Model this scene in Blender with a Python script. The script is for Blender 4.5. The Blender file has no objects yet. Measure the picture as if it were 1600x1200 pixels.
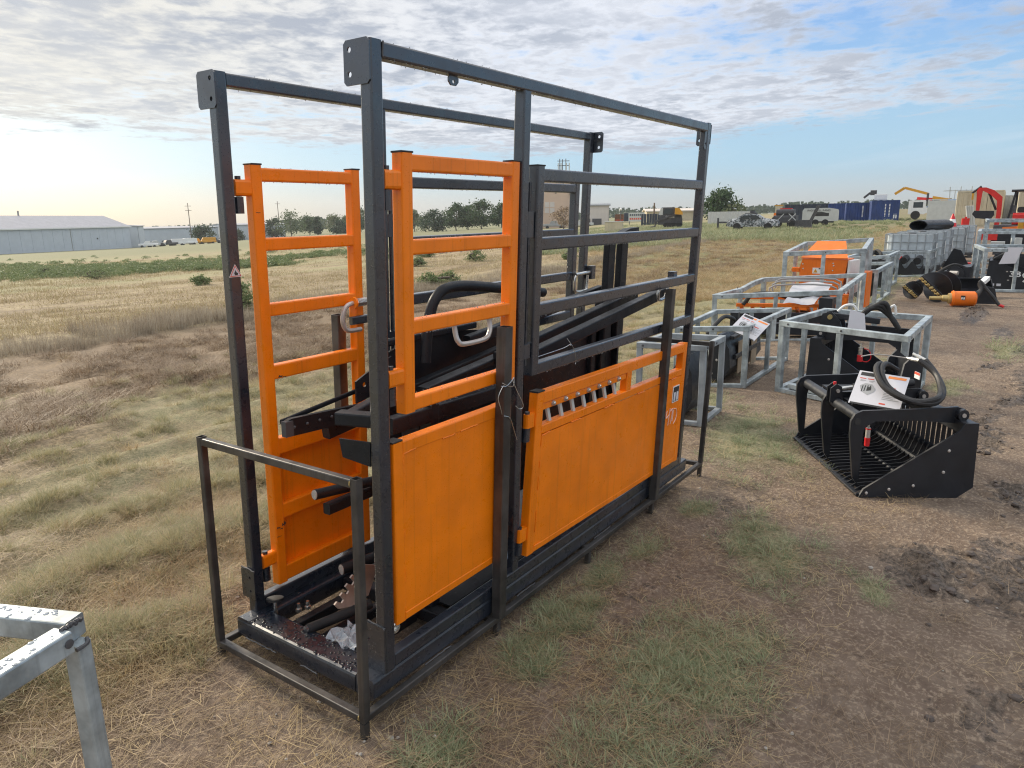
import bpy, bmesh, math, random
import numpy as np
from mathutils import Vector, Matrix
random.seed(7); RNG = np.random.default_rng(11)
SC = bpy.context.scene; COL = SC.collection
rad = math.radians

# ------------------------------------------------------------------ camera
cam_d = bpy.data.cameras.new('camera'); cam = bpy.data.objects.new('camera', cam_d); COL.objects.link(cam)
CAM = Vector((-1.522, -1.599, 1.755))
YAW, PITCH, ROLL = 0.618206, -0.230217, -0.01625
fw = Vector((math.cos(PITCH)*math.cos(YAW), math.cos(PITCH)*math.sin(YAW), math.sin(PITCH)))
rt = fw.cross(Vector((0, 0, 1))).normalized(); up = rt.cross(fw)
r2 = math.cos(ROLL)*rt + math.sin(ROLL)*up; u2 = -math.sin(ROLL)*rt + math.cos(ROLL)*up
cam.matrix_world = Matrix(((r2.x, u2.x, -fw.x, CAM.x), (r2.y, u2.y, -fw.y, CAM.y), (r2.z, u2.z, -fw.z, CAM.z), (0, 0, 0, 1)))
cam_d.sensor_width = 36; cam_d.lens = 36*1109.34/1600; cam_d.clip_start = .05; cam_d.clip_end = 6000
SC.camera = cam

# ------------------------------------------------------------------ sky, sun, exposure
SUN_EL, SUN_AZ = rad(24), rad(84)            # azimuth measured from +x towards +y
SUN_DIR = Vector((math.cos(SUN_EL)*math.cos(SUN_AZ), math.cos(SUN_EL)*math.sin(SUN_AZ), math.sin(SUN_EL)))
sun_d = bpy.data.lights.new('sun', 'SUN'); sun = bpy.data.objects.new('sun', sun_d); COL.objects.link(sun)
sun_d.energy = 3.4; sun_d.angle = rad(12); sun_d.color = (1, .87, .68)
sun.rotation_euler = (-SUN_DIR).to_track_quat('-Z', 'Y').to_euler(); sun.location = (0, 0, 30)
SC.view_settings.view_transform = 'Standard'; SC.view_settings.look = 'None'
SC.view_settings.exposure = .55; SC.view_settings.gamma = 1; SC.view_settings.use_curve_mapping = False
SC.cycles.use_denoising = True; SC.cycles.denoising_prefilter = 'NONE'; SC.cycles.pixel_filter_type = 'BLACKMAN_HARRIS'; SC.cycles.filter_width = 1.15
SC.cycles.max_bounces = 6; SC.cycles.transparent_max_bounces = 6
SC.cycles.sample_clamp_indirect = 6

class NT:
    """small helper around a node tree"""
    def __init__(s, tree): s.t = tree; s.n = tree.nodes; s.l = tree.links
    def add(s, typ, **kw):
        n = s.n.new(typ)
        for k, v in kw.items():
            if k[0] == '_': setattr(n, k[1:], v)
        return n
    def put(s, sock, v):
        if isinstance(v, bpy.types.NodeSocket): s.l.new(v, sock)
        else: sock.default_value = v
    def math(s, op, a, b=0., c=None, clamp=False):
        n = s.n.new('ShaderNodeMath'); n.operation = op; n.use_clamp = clamp
        s.put(n.inputs[0], a); s.put(n.inputs[1], b)
        if c is not None: s.put(n.inputs[2], c)
        return n.outputs[0]
    def vmath(s, op, a, b=None):
        n = s.n.new('ShaderNodeVectorMath'); n.operation = op
        s.put(n.inputs[0], a)
        if b is not None: s.put(n.inputs[1], b)
        return n.outputs['Value'] if op in ('DOT_PRODUCT', 'LENGTH') else n.outputs[0]
    def mix(s, f, a, b, typ='MIX'):
        n = s.n.new('ShaderNodeMix'); n.data_type = 'RGBA'; n.blend_type = typ
        s.put(n.inputs[0], f); s.put(n.inputs[6], a); s.put(n.inputs[7], b)
        return n.outputs[2]
    def noise(s, vec, scale, detail=4, rough=.55, dist=0., out=0):
        n = s.n.new('ShaderNodeTexNoise'); n.inputs['Scale'].default_value = scale
        n.inputs['Detail'].default_value = detail; n.inputs['Roughness'].default_value = rough; n.inputs['Distortion'].default_value = dist
        if vec is not None: s.l.new(vec, n.inputs['Vector'])
        return n.outputs[out]
    def voro(s, vec, scale, feature='F1', rnd=1.):
        n = s.n.new('ShaderNodeTexVoronoi'); n.feature = feature; n.inputs['Scale'].default_value = scale; n.inputs['Randomness'].default_value = rnd
        if vec is not None: s.l.new(vec, n.inputs['Vector'])
        return n
    def ss(s, v, a, b, lo=0., hi=1.):
        n = s.n.new('ShaderNodeMapRange'); n.interpolation_type = 'SMOOTHSTEP'
        s.put(n.inputs[0], v); s.put(n.inputs[1], a); s.put(n.inputs[2], b); s.put(n.inputs[3], lo); s.put(n.inputs[4], hi)
        return n.outputs[0]
    def map(s, vec, scale=(1, 1, 1), rot=(0, 0, 0), loc=(0, 0, 0)):
        n = s.n.new('ShaderNodeMapping'); s.l.new(vec, n.inputs[0])
        n.inputs['Scale'].default_value = scale; n.inputs['Rotation'].default_value = rot; n.inputs['Location'].default_value = loc
        return n.outputs[0]
    def bump(s, h, strength=.3, dist=.01, normal=None):
        n = s.n.new('ShaderNodeBump'); n.inputs['Strength'].default_value = strength; n.inputs['Distance'].default_value = dist
        s.l.new(h, n.inputs['Height'])
        if normal is not None: s.l.new(normal, n.inputs['Normal'])
        return n.outputs[0]
def c4(c): return (c[0], c[1], c[2], 1.)

BIGLOC = (12.4, 4.7, 0)
world = bpy.data.worlds.new('World'); SC.world = world; world.use_nodes = True
W = NT(world.node_tree); W.n.clear()
tc = W.add('ShaderNodeTexCoord'); d = W.vmath('NORMALIZE', tc.outputs['Generated'])
sx = W.add('ShaderNodeSeparateXYZ'); W.l.new(d, sx.inputs[0]); dz = sx.outputs[2]
sky = W.add('ShaderNodeTexSky', _sky_type='NISHITA'); sky.sun_disc = False
sky.sun_elevation = SUN_EL; sky.sun_rotation = rad(90)-SUN_AZ; sky.air_density = 1.0; sky.dust_density = 1.5; sky.ozone_density = 2.0
nish = W.mix(1., sky.outputs[0], (.105, .105, .105, 1), 'MULTIPLY')
sun_dot = W.math('MAXIMUM', W.vmath('DOT_PRODUCT', d, tuple(SUN_DIR)), 0.)
glow = W.math('POWER', sun_dot, 5.)
zc = W.math('MAXIMUM', dz, 0.)
# clear air: deep blue up high, pale and slightly warm low down, creamier towards the sun
low = W.mix(W.ss(glow, .0, .9), (.39, .42, .44, 1), (.53, .515, .42, 1))
mid = W.mix(W.ss(glow, .0, .9), (.28, .45, .60, 1), (.40, .54, .62, 1))
high = W.mix(W.ss(zc, .12, .45), (.20, .37, .66, 1), (.12, .26, .56, 1))
clear = W.mix(W.ss(zc, .0, .07), low, mid)
clear = W.mix(W.ss(zc, .07, .26), clear, high)
clear = W.mix(.22, clear, nish)
# altocumulus sheet: the direction projected on to a high flat layer
inv = W.math('DIVIDE', 1., W.math('ADD', zc, .035))
sc = W.add('ShaderNodeVectorMath', _operation='SCALE'); W.l.new(d, sc.inputs[0]); W.l.new(inv, sc.inputs[3])
pl = W.map(sc.outputs[0], scale=(1, 1, 0), rot=(0, 0, -YAW))      # x away, y to the left
big = W.noise(W.map(pl, scale=(.22, .13, 1), loc=BIGLOC), 1., 3, .5)
cells = W.noise(W.map(pl, scale=(1.9, 2.0, 1), rot=(0, 0, .35), loc=(2, 5, 0)), 1.5, 5, .55, .35)
fine = W.noise(W.map(pl, scale=(4.2, 4.6, 1), rot=(0, 0, .35)), 2.0, 5, .6, .3)
az_right = W.vmath('DOT_PRODUCT', d, (math.cos(YAW-1.25), math.sin(YAW-1.25), 0.))   # the sheet thins out on this side
dens = W.math('ADD', W.math('MULTIPLY', big, 1.1), W.math('ADD', W.math('MULTIPLY', cells, .62), W.math('MULTIPLY', fine, .26)))
dens = W.math('ADD', dens, W.ss(dz, .045, .125, -.5, .27))
dens = W.math('ADD', dens, W.ss(dz, .24, .5, 0., .4))
dens = W.math('SUBTRACT', dens, W.ss(az_right, .30, .95, 0., .27))
cov = W.ss(dens, .97, 1.20)
thick = W.ss(W.math('ADD', W.math('MULTIPLY', cells, .65), W.math('ADD', W.math('MULTIPLY', fine, .45), W.math('MULTIPLY', big, .25))), .56, .80)
lit = W.mix(W.ss(glow, .0, .7), (.60, .62, .67, 1), (.62, .60, .545, 1))
shade = W.mix(W.ss(glow, .0, .7), (.29, .32, .38, 1), (.34, .36, .40, 1))
mods = W.ss(W.noise(W.map(pl, scale=(.7, .55, 1), loc=(4, 9, 0)), 1., 3, .5), .35, .65, .5, 1.)
ccol = W.mix(W.math('MULTIPLY', thick, W.math('MULTIPLY', mods, .98)), lit, shade)
ccol = W.mix(W.ss(dz, .3, .6), ccol, (.85, .85, .86, 1))          # unseen sheet overhead, set brighter than the clouds in view to lift ambient light
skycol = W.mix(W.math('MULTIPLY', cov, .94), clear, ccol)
veil = W.math('MULTIPLY', W.ss(W.noise(W.map(pl, scale=(.16, .5, 1), loc=(9, 4, 0)), 1., 4, .6), .5, .8), .35)
skycol = W.mix(W.math('MULTIPLY', veil, W.ss(dz, .02, .1)), skycol, (.60, .63, .68, 1))
ground_side = W.ss(dz, -.02, .0)
skycol = W.mix(ground_side, (.22, .2, .17, 1), skycol)
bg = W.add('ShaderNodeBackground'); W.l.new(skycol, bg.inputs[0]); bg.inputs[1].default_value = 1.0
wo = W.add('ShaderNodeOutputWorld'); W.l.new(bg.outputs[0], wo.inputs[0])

# ------------------------------------------------------------------ materials
MATS = {}
def newmat(name):
    m = bpy.data.materials.new(name); m.use_nodes = True
    t = NT(m.node_tree); t.n.clear()
    b = t.add('ShaderNodeBsdfPrincipled'); o = t.add('ShaderNodeOutputMaterial'); t.l.new(b.outputs[0], o.inputs[0])
    MATS[name] = m
    return m, t, b
def objco(t): return t.add('ShaderNodeTexCoord').outputs['Object']
def geoco(t): return t.add('ShaderNodeNewGeometry').outputs['Position']
def paint(name, col, rough=.35, metal=0., var=.12, streak=.15, drops=0., spec=.5, scale=1., orange_peel=.0, coat=0., dark=(.02, .018, .015)):
    m, t, b = newmat(name); co = objco(t)
    n = t.noise(co, 5*scale, 4, .6)
    base = t.mix(t.ss(n, .3, .7), c4([max(0, c*(1-var)) for c in col]), c4([min(1, c*(1+var)) for c in col]))
    if streak:
        sn = t.noise(t.map(co, scale=(55*scale, 55*scale, 1.1*scale)), 1., 3, .6)
        base = t.mix(t.math('MULTIPLY', t.ss(sn, .54, .68), streak*.7), base, c4([c*.45 for c in col]))
        wn = t.noise(co, 26*scale, 6, .7)
        base = t.mix(t.math('MULTIPLY', t.ss(wn, .66, .74), streak*.8), base, c4(dark))
    t.put(b.inputs['Base Color'], base)
    rn = t.noise(co, 14*scale, 4, .6)
    t.put(b.inputs['Roughness'], t.ss(rn, .3, .7, max(.05, rough-.1), min(1, rough+.12)))
    b.inputs['Metallic'].default_value = metal; b.inputs['Specular IOR Level'].default_value = spec
    nm = None
    if orange_peel: nm = t.bump(t.noise(co, 220*scale, 2, .5), orange_peel, .002)
    if drops:
        v = t.voro(co, 150*scale); sz = t.math('MULTIPLY', t.ss(t.add('ShaderNodeSeparateColor').outputs[0] if 0 else v.outputs['Distance'], 0, 1, 1, 0), 1.)
        sc_ = t.add('ShaderNodeSeparateColor'); t.l.new(v.outputs['Color'], sc_.inputs[0])
        pick = t.ss(sc_.outputs[0], .72, .76); rads = t.ss(sc_.outputs[1], 0., 1., .12, .38)
        h = t.math('MULTIPLY', t.math('SUBTRACT', 1., t.ss(v.outputs['Distance'], 0., rads)), pick)
        nm = t.bump(h, drops*.6, .003, nm)
        wet = t.ss(h, .02, .1)
        r0 = b.inputs['Roughness'].links[0].from_socket
        mr = t.add('ShaderNodeMix'); t.put(mr.inputs[0], wet); t.put(mr.inputs[2], r0); t.put(mr.inputs[3], .06); t.l.new(mr.outputs[0], b.inputs['Roughness'])
    if nm is not None: t.l.new(nm, b.inputs['Normal'])
    if coat: b.inputs['Coat Weight'].default_value = coat; b.inputs['Coat Roughness'].default_value = .28
    return m
black = paint('black_powder_coat', (.012, .0175, .029), .30, var=.25, streak=.2, spec=.9, coat=.7, drops=.8, orange_peel=.06, dark=(.06, .06, .06))
black_in = paint('black_paint_inside', (.010, .012, .016), .45, var=.2, streak=.1, drops=.5, spec=.35)
black2 = paint('black_paint_dry', (.014, .016, .021), .42, var=.25, streak=.2, orange_peel=.05, dark=(.07, .06, .05))
orange = paint('orange_paint', (.90, .215, .001), .36, var=.09, streak=.30, drops=.6, orange_peel=.1, dark=(.05, .02, .01))
orange2 = paint('orange_paint_dry', (.80, .17, .006), .42, var=.07, streak=.2, orange_peel=.06)
rawsteel = paint('bare_mill_steel', (.098, .093, .090), .42, metal=.65, var=.35, streak=.5, scale=1.2, dark=(.10, .045, .02))
galv = paint('galvanised_steel', (.37, .42, .44), .42, metal=.4, var=.38, streak=.3, scale=1.4, dark=(.22, .2, .18))
galv2 = paint('galvanised_dull', (.30, .33, .35), .55, metal=.25, var=.25, streak=.35, scale=1.2, dark=(.2, .17, .15))
chrome = paint('zinc_plate', (.62, .62, .60), .25, metal=.9, var=.15, streak=0)
zinc_dull = paint('dull_zinc', (.50, .47, .44), .45, metal=.5, var=.15, streak=.1)
rust = paint('rusty_plate', (.16, .075, .045), .6, metal=.3, var=.3, streak=.4)
rubber = paint('black_rubber', (.018, .018, .019), .6, var=.3, streak=.0, orange_peel=.2)
hosemat = paint('braided_hose', (.02, .02, .021), .55, var=.4, streak=.0, orange_peel=.5)
white = paint('white_paint', (.78, .79, .78), .4, var=.05, streak=.15)
paper = paint('white_paper', (.62, .62, .66), .6, var=.03, streak=0)
redm = paint('red_paint', (.62, .02, .015), .38, var=.1, streak=.1)
redp = paint('red_plastic', (.6, .015, .02), .4, var=.1, streak=0)
blue = paint('blue_container_paint', (.016, .045, .17), .45, var=.2, streak=.3, scale=.2)
navy = paint('dark_container_paint', (.035, .045, .065), .5, var=.25, streak=.3, scale=.2)
cream = paint('cream_container_paint', (.52, .46, .33), .5, var=.1, streak=.3, scale=.25, dark=(.2, .12, .06))
yellow = paint('yellow_paint', (.62, .30, .02), .42, var=.1, streak=.1)
brass = paint('yellow_zinc', (.50, .38, .16), .38, metal=.5, var=.2, streak=.2)
grey = paint('grey_paint', (.30, .31, .31), .5, var=.1, streak=.1)
lgrey = paint('light_grey_paint', (.52, .54, .52), .45, var=.06, streak=.12, scale=.5)
dgrey = paint('dark_grey_paint', (.07, .07, .075), .5, var=.2, streak=.1)
tank = paint('milky_plastic_tank', (.50, .56, .60), .4, var=.12, streak=.15, spec=.4)
glass = paint('dark_glass', (.03, .04, .045), .08, var=.1, streak=0, spec=.8)
barnwall = paint('barn_wall_sheet', (.50, .55, .60), .55, var=.04, streak=.1, scale=.1)
barnroof = paint('barn_roof_sheet', (.36, .36, .39), .5, var=.06, streak=.1, scale=.1)
tan = paint('tan_concrete', (.60, .45, .34), .8, var=.04, streak=.08, scale=.05)
palebld = paint('pale_building', (.60, .55, .50), .8, var=.05, streak=.1, scale=.1)
wood = paint('weathered_wood', (.16, .12, .09), .8, var=.3, streak=.4, scale=.5)
brown = paint('cardboard', (.36, .27, .18), .7, var=.1, streak=.1)
printblk = paint('print_black', (.03, .03, .03), .6, var=.1, streak=0)
printred = paint('print_red', (.62, .09, .05), .6, var=.1, streak=0)
printorg = paint('print_orange', (.8, .25, .06), .6, var=.1, streak=0)
printgry = paint('print_grey', (.35, .36, .37), .6, var=.1, streak=0)
chalk = paint('pale_chalk', (.86, .60, .48), .8, var=.1, streak=0)
teal = paint('green_paint', (.02, .16, .09), .5, var=.2, streak=.1)
bluem = paint('blue_paint', (.03, .16, .42), .45, var=.1, streak=.1)

def camo():
    m, t, b = newmat('camouflage_wrap'); co = objco(t)
    a = t.noise(co, 3.2, 3, .6, 1.2); e = t.noise(t.map(co, loc=(5, 2, 1)), 4.2, 3, .6, 1.0)
    col = t.mix(t.ss(a, .49, .52), (.055, .06, .06, 1), (.42, .44, .45, 1)); col = t.mix(t.ss(e, .56, .59), col, (.14, .17, .18, 1))
    t.put(b.inputs['Base Color'], col); b.inputs['Roughness'].default_value = .4
    return m
camom = camo()
def film():
    m, t, b = newmat('crumpled_plastic_film'); co = objco(t)
    b.inputs['Base Color'].default_value = (.62, .68, .74, 1); b.inputs['Roughness'].default_value = .18; b.inputs['Alpha'].default_value = .65
    t.l.new(t.bump(t.noise(co, 26, 4, .7, 1.), 1., .02), b.inputs['Normal'])
    return m
filmm = film()

def plantmat(name, cols, rough=.6, trans=.25, spread=1.):
    """leaf and blade colours that differ from clump to clump and from blade to blade"""
    m, t, b = newmat(name)
    oi = t.add('ShaderNodeObjectInfo'); ge = t.add('ShaderNodeNewGeometry')
    r = t.math('FRACT', t.math('ADD', t.math('MULTIPLY', oi.outputs['Random'], spread), t.math('MULTIPLY', ge.outputs['Random Per Island'], .55)))
    cr = t.add('ShaderNodeValToRGB'); t.l.new(r, cr.inputs[0])
    els = cr.color_ramp.elements
    while len(els) < len(cols): els.new(.5)
    for i, c in enumerate(cols): els[i].position = i/(len(cols)-1); els[i].color = c4(c)
    t.put(b.inputs['Base Color'], cr.outputs[0]); b.inputs['Roughness'].default_value = rough; b.inputs['Specular IOR Level'].default_value = .25
    tr = t.add('ShaderNodeBsdfTranslucent'); t.l.new(cr.outputs[0], tr.inputs[0])
    mx = t.add('ShaderNodeMixShader'); mx.inputs[0].default_value = trans
    t.l.new(b.outputs[0], mx.inputs[1]); t.l.new(tr.outputs[0], mx.inputs[2])
    t.l.new(mx.outputs[0], [n for n in t.n if n.type == 'OUTPUT_MATERIAL'][0].inputs[0])
    return m
grass_green = plantmat('grass_green', [(.21, .26, .14), (.28, .32, .18), (.34, .36, .21), (.40, .37, .24)])
grass_grey = plantmat('grass_grey_green', [(.24, .255, .14), (.34, .325, .19), (.43, .385, .225), (.52, .43, .25)])
grass_straw = plantmat('grass_straw', [(.36, .265, .14), (.45, .345, .19), (.52, .41, .24), (.29, .20, .12)])
grass_brown = plantmat('grass_dead_brown', [(.19, .135, .09), (.28, .205, .135), (.36, .27, .18), (.13, .09, .06)])
edge_m = plantmat('edge_straw', [(.36, .32, .25), (.46, .41, .33), (.29, .24, .18), (.20, .16, .12)])
stubble_m = plantmat('stubble_straw', [(0.345, 0.276, 0.172), (0.437, 0.356, 0.218), (0.368, 0.322, 0.172), (0.276, 0.207, 0.138)])
weed_m = plantmat('weed_leaf', [(.22, .26, .15), (.15, .20, .09), (.19, .24, .11), (.25, .27, .14)])
tree_m = plantmat('tree_leaf', [(.04, .075, .035), (.06, .105, .045), (.08, .125, .055), (.10, .14, .065)], trans=.3)
tree_dark = plantmat('tree_leaf_dark', [(.028, .055, .03), (.04, .072, .038), (.055, .088, .045), (.065, .095, .05)], trans=.2)
tree_pale = plantmat('tree_leaf_pale', [(.08, .12, .055), (.11, .15, .07), (.14, .17, .085), (.17, .18, .10)], trans=.35)
bark_m = paint('bark', (.10, .08, .065), .9, var=.3, streak=.3)

# ------------------------------------------------------------------ mesh building
class MB:
    """collects shapes; build() links them as ONE mesh object"""
    def __init__(s, xf=None): s.v = []; s.f = []; s.mi = []; s.sm = []; s.xf = xf; s.m = 0; s.flat = False
    def addv(s, pts):
        o = len(s.v)
        for p in pts: s.v.append(tuple(s.xf(p)) if s.xf else tuple(p))
        return o
    def face(s, idx): s.f.append(tuple(idx)); s.mi.append(s.m); s.sm.append(not s.flat)
    def box(s, x0, x1, y0, y1, z0, z1):
        o = s.addv([(x0, y0, z0), (x1, y0, z0), (x1, y1, z0), (x0, y1, z0), (x0, y0, z1), (x1, y0, z1), (x1, y1, z1), (x0, y1, z1)])
        for q in ((0, 3, 2, 1), (4, 5, 6, 7), (0, 1, 5, 4), (1, 2, 6, 5), (2, 3, 7, 6), (3, 0, 4, 7)): s.face([o+i for i in q])
        return s
    def loft(s, rings, cap=True, closed=False):
        n = len(rings[0]); os_ = [s.addv(r) for r in rings]
        prs = list(zip(os_, os_[1:])) + ([(os_[-1], os_[0])] if closed else [])
        for a, b in prs:
            for i in range(n): s.face((a+i, a+(i+1) % n, b+(i+1) % n, b+i))
        if cap and not closed:
            s.face([os_[0]+i for i in range(n)][::-1]); s.face([os_[-1]+i for i in range(n)])
        return s
    def tube(s, p0, p1, w, h, upv=(0, 0, 1), r=.006, open0=False, open1=False, wall=.16):
        """square tube with rounded corners, w across, h along upv"""
        p0, p1 = Vector(p0), Vector(p1); d = (p1-p0).normalized(); upv = Vector(upv)
        if abs(d.dot(upv)) > .98: upv = Vector((0, 1, 0))
        sd = d.cross(upv).normalized(); u = sd.cross(d).normalized()
        r = min(r, w*.45, h*.45); cs = []
        for cx, cy, a0 in ((w/2-r, h/2-r, 0), (-w/2+r, h/2-r, 90), (-w/2+r, -h/2+r, 180), (w/2-r, -h/2+r, 270)):
            for k in range(3):
                a = rad(a0+45*k); cs.append((cx+r*math.cos(a), cy+r*math.sin(a)))
        ring = lambda p, k=1.: [p+sd*(a*k)+u*(b*k) for a, b in cs]
        rings = [ring(p0), ring(p1)]
        if open1: rings += [ring(p1, 1-wall*2*.6), ring(p1-d*.05, 1-wall*2*.6)]
        if open0: rings = [ring(p0+d*.05, 1-wall*2*.6), ring(p0, 1-wall*2*.6)] + rings
        s.flat = True; s.loft(rings); s.flat = False
        return s
    def rbox(s, x0, x1, y0, y1, z0, z1, r=.006, **k):
        L = (x1-x0, y1-y0, z1-z0); a = L.index(max(L)); cx, cy, cz = (x0+x1)/2, (y0+y1)/2, (z0+z1)/2
        if a == 0: return s.tube((x0, cy, cz), (x1, cy, cz), L[1], L[2], (0, 0, 1), r, **k)
        if a == 1: return s.tube((cx, y0, cz), (cx, y1, cz), L[0], L[2], (0, 0, 1), r, **k)
        return s.tube((cx, cy, z0), (cx, cy, z1), L[0], L[1], (0, 1, 0), r, **k)
    def cyl(s, p0, p1, r, n=14, r1=None, cap=True):
        p0, p1 = Vector(p0), Vector(p1); d = (p1-p0).normalized()
        a = d.orthogonal().normalized(); b = d.cross(a); r1 = r if r1 is None else r1
        R = lambda p, q: [p+a*(q*math.cos(2*math.pi*i/n))+b*(q*math.sin(2*math.pi*i/n)) for i in range(n)]
        return s.loft([R(p0, r), R(p1, r1)], cap)
    def lathe(s, p0, axis, prof, n=18):
        """prof: (distance along axis, radius)"""
        p0, d = Vector(p0), Vector(axis).normalized(); a = d.orthogonal().normalized(); b = d.cross(a)
        return s.loft([[p0+d*t+a*(max(q, 1e-4)*math.cos(2*math.pi*i/n))+b*(max(q, 1e-4)*math.sin(2*math.pi*i/n)) for i in range(n)] for t, q in prof])
    def pipe(s, pts, r, n=8, sub=4, taper=None):
        P = [Vector(p) for p in pts]
        if sub > 1 and len(P) > 2:
            Q = []
            for i in range(len(P)-1):
                a, b, c, e = P[max(i-1, 0)], P[i], P[i+1], P[min(i+2, len(P)-1)]
                for k in range(sub):
                    t = k/sub; Q.append(.5*((2*b)+(c-a)*t+(2*a-5*b+4*c-e)*t*t+(3*b-a-3*c+e)*t**3))
            P = Q+[P[-1]]
        rings = []; a = None
        for i, p in enumerate(P):
            d = (P[min(i+1, len(P)-1)]-P[max(i-1, 0)]).normalized()
            a = (a-d*a.dot(d)).normalized() if a is not None and (a-d*a.dot(d)).length > 1e-5 else d.orthogonal().normalized()
            b = d.cross(a); q = r if taper is None else r+(taper-r)*i/(len(P)-1)
            rings.append([p+a*(q*math.cos(2*math.pi*k/n))+b*(q*math.sin(2*math.pi*k/n)) for k in range(n)])
        return s.loft(rings)
    def prism(s, poly, o, ax, ay, th):
        """flat outline poly (2D) placed at o with axes ax, ay, given thickness along ax x ay"""
        o, ax, ay = Vector(o), Vector(ax), Vector(ay); nz = ax.cross(ay).normalized()*th; n = len(poly)
        a = s.addv([o+ax*p+ay*q for p, q in poly]); b = s.addv([o+ax*p+ay*q+nz for p, q in poly])
        s.face([a+i for i in range(n)][::-1]); s.face([b+i for i in range(n)])
        for i in range(n): s.face((a+i, a+(i+1) % n, b+(i+1) % n, b+i))
        return s
    def holed(s, poly, holes, o, ax, ay, th, n=14):
        """flat plate with round holes (cx, cy, r)"""
        bm = bmesh.new(); loops = [poly]+[[(cx+r*math.cos(2*math.pi*i/n), cy+r*math.sin(2*math.pi*i/n)) for i in range(n)] for cx, cy, r in holes]
        es = []
        for lp in loops:
            vs = [bm.verts.new((p, q, 0)) for p, q in lp]
            es += [bm.edges.new((vs[i], vs[(i+1) % len(vs)])) for i in range(len(vs))]
        bmesh.ops.triangle_fill(bm, use_beauty=True, use_dissolve=False, edges=es)
        bm.verts.index_update()
        o, ax, ay = Vector(o), Vector(ax), Vector(ay); nz = ax.cross(ay).normalized()*th
        co = [(v.co.x, v.co.y) for v in bm.verts]; a = s.addv([o+ax*p+ay*q for p, q in co]); b = s.addv([o+ax*p+ay*q+nz for p, q in co])
        for f in bm.faces:
            ix = [v.index for v in f.verts]
            if f.normal.z < 0: ix = ix[::-1]
            s.face([b+i for i in ix]); s.face([a+i for i in ix][::-1])
        k = 0
        for j, lp in enumerate(loops):
            m = len(lp)
            for i in range(m):
                q = (a+k+i, a+k+(i+1) % m, b+k+(i+1) % m, b+k+i); s.face(q if j == 0 else q[::-1])
            k += m
        bm.free(); return s
    def mesh(s, name, mats, smooth=35):
        me = bpy.data.meshes.new(name); me.from_pydata(s.v, [], s.f)
        mats = mats if isinstance(mats, (list, tuple)) else [mats]
        for m in mats: me.materials.append(m)
        if len(mats) > 1: me.polygons.foreach_set('material_index', s.mi)
        if smooth:
            me.set_sharp_from_angle(angle=rad(smooth)); me.polygons.foreach_set('use_smooth', s.sm)
        me.update(); return me
    def build(s, name, mats, parent=None, label=None, kind=None, smooth=35):
        o = bpy.data.objects.new(name, s.mesh(name, mats, smooth)); COL.objects.link(o)
        if parent is not None: o.parent = parent
        if label: o['label'] = label
        if kind: o['kind'] = kind
        return o
def thing(name, label, cat, loc=(0, 0, 0), rz=0., group=None, parent=None):
    o = bpy.data.objects.new(name, None); COL.objects.link(o); o.empty_display_size = .1
    o.location = loc; o.rotation_euler = (0, 0, rz)
    if label: o['label'] = label
    if cat: o['category'] = cat
    if group: o['group'] = group
    if parent is not None: o.parent = parent
    return o
def part(name, parent): return thing(name, None, None, parent=parent)
def tag(o, label, cat, group=None):
    o['label'] = label; o['category'] = cat
    if group: o['group'] = group
    return o
def struct(o): o['kind'] = 'structure'; return o
def text(name, body, mat, size, parent, loc, rot, depth=.001, sx=1.):
    cu = bpy.data.curves.new(name, 'FONT'); cu.body = body; cu.size = size; cu.extrude = depth; cu.align_x = 'CENTER'; cu.align_y = 'CENTER'
    cu.materials.append(mat); f = bpy.data.objects.new(name, cu); COL.objects.link(f)
    me = bpy.data.meshes.new_from_object(f.evaluated_get(bpy.context.evaluated_depsgraph_get())); bpy.data.objects.remove(f)
    if not me.materials: me.materials.append(mat)
    o = bpy.data.objects.new(name, me); COL.objects.link(o); o.parent = parent
    o.location = loc; o.rotation_euler = rot; o.scale = (sx, 1, 1)
    return o
def copytree(o, loc=None, rz=None, label=None, parent=None):
    c = o.copy(); COL.objects.link(c)
    if parent is not None: c.parent = parent
    if loc is not None: c.location = loc
    if rz is not None: c.rotation_euler = (0, 0, rz)
    if label: c['label'] = label
    for ch in list(o.children): copytree(ch, parent=c)
    return c

# numpy value noise for the terrain and the scatter
_perm = RNG.random((256, 256))
def vn(x, y, sc, seed=0):
    x = np.asarray(x, float)*sc+seed*17.3; y = np.asarray(y, float)*sc+seed*9.7
    xi = np.floor(x).astype(int); yi = np.floor(y).astype(int); fx = x-xi; fy = y-yi
    fx = fx*fx*(3-2*fx); fy = fy*fy*(3-2*fy)
    g = lambda i, j: _perm[i % 256, j % 256]
    return (g(xi, yi)*(1-fx)+g(xi+1, yi)*fx)*(1-fy)+(g(xi, yi+1)*(1-fx)+g(xi+1, yi+1)*fx)*fy
def fbm(x, y, sc, oct=4, seed=0):
    s = 0; a = .5; t = 0
    for i in range(oct): s = s+a*vn(x, y, sc*2**i, seed+i*3); t += a; a *= .5
    return s/t
def sst(x, a, b):
    t = np.clip((np.asarray(x, float)-a)/(b-a), 0, 1); return t*t*(3-2*t)

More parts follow.
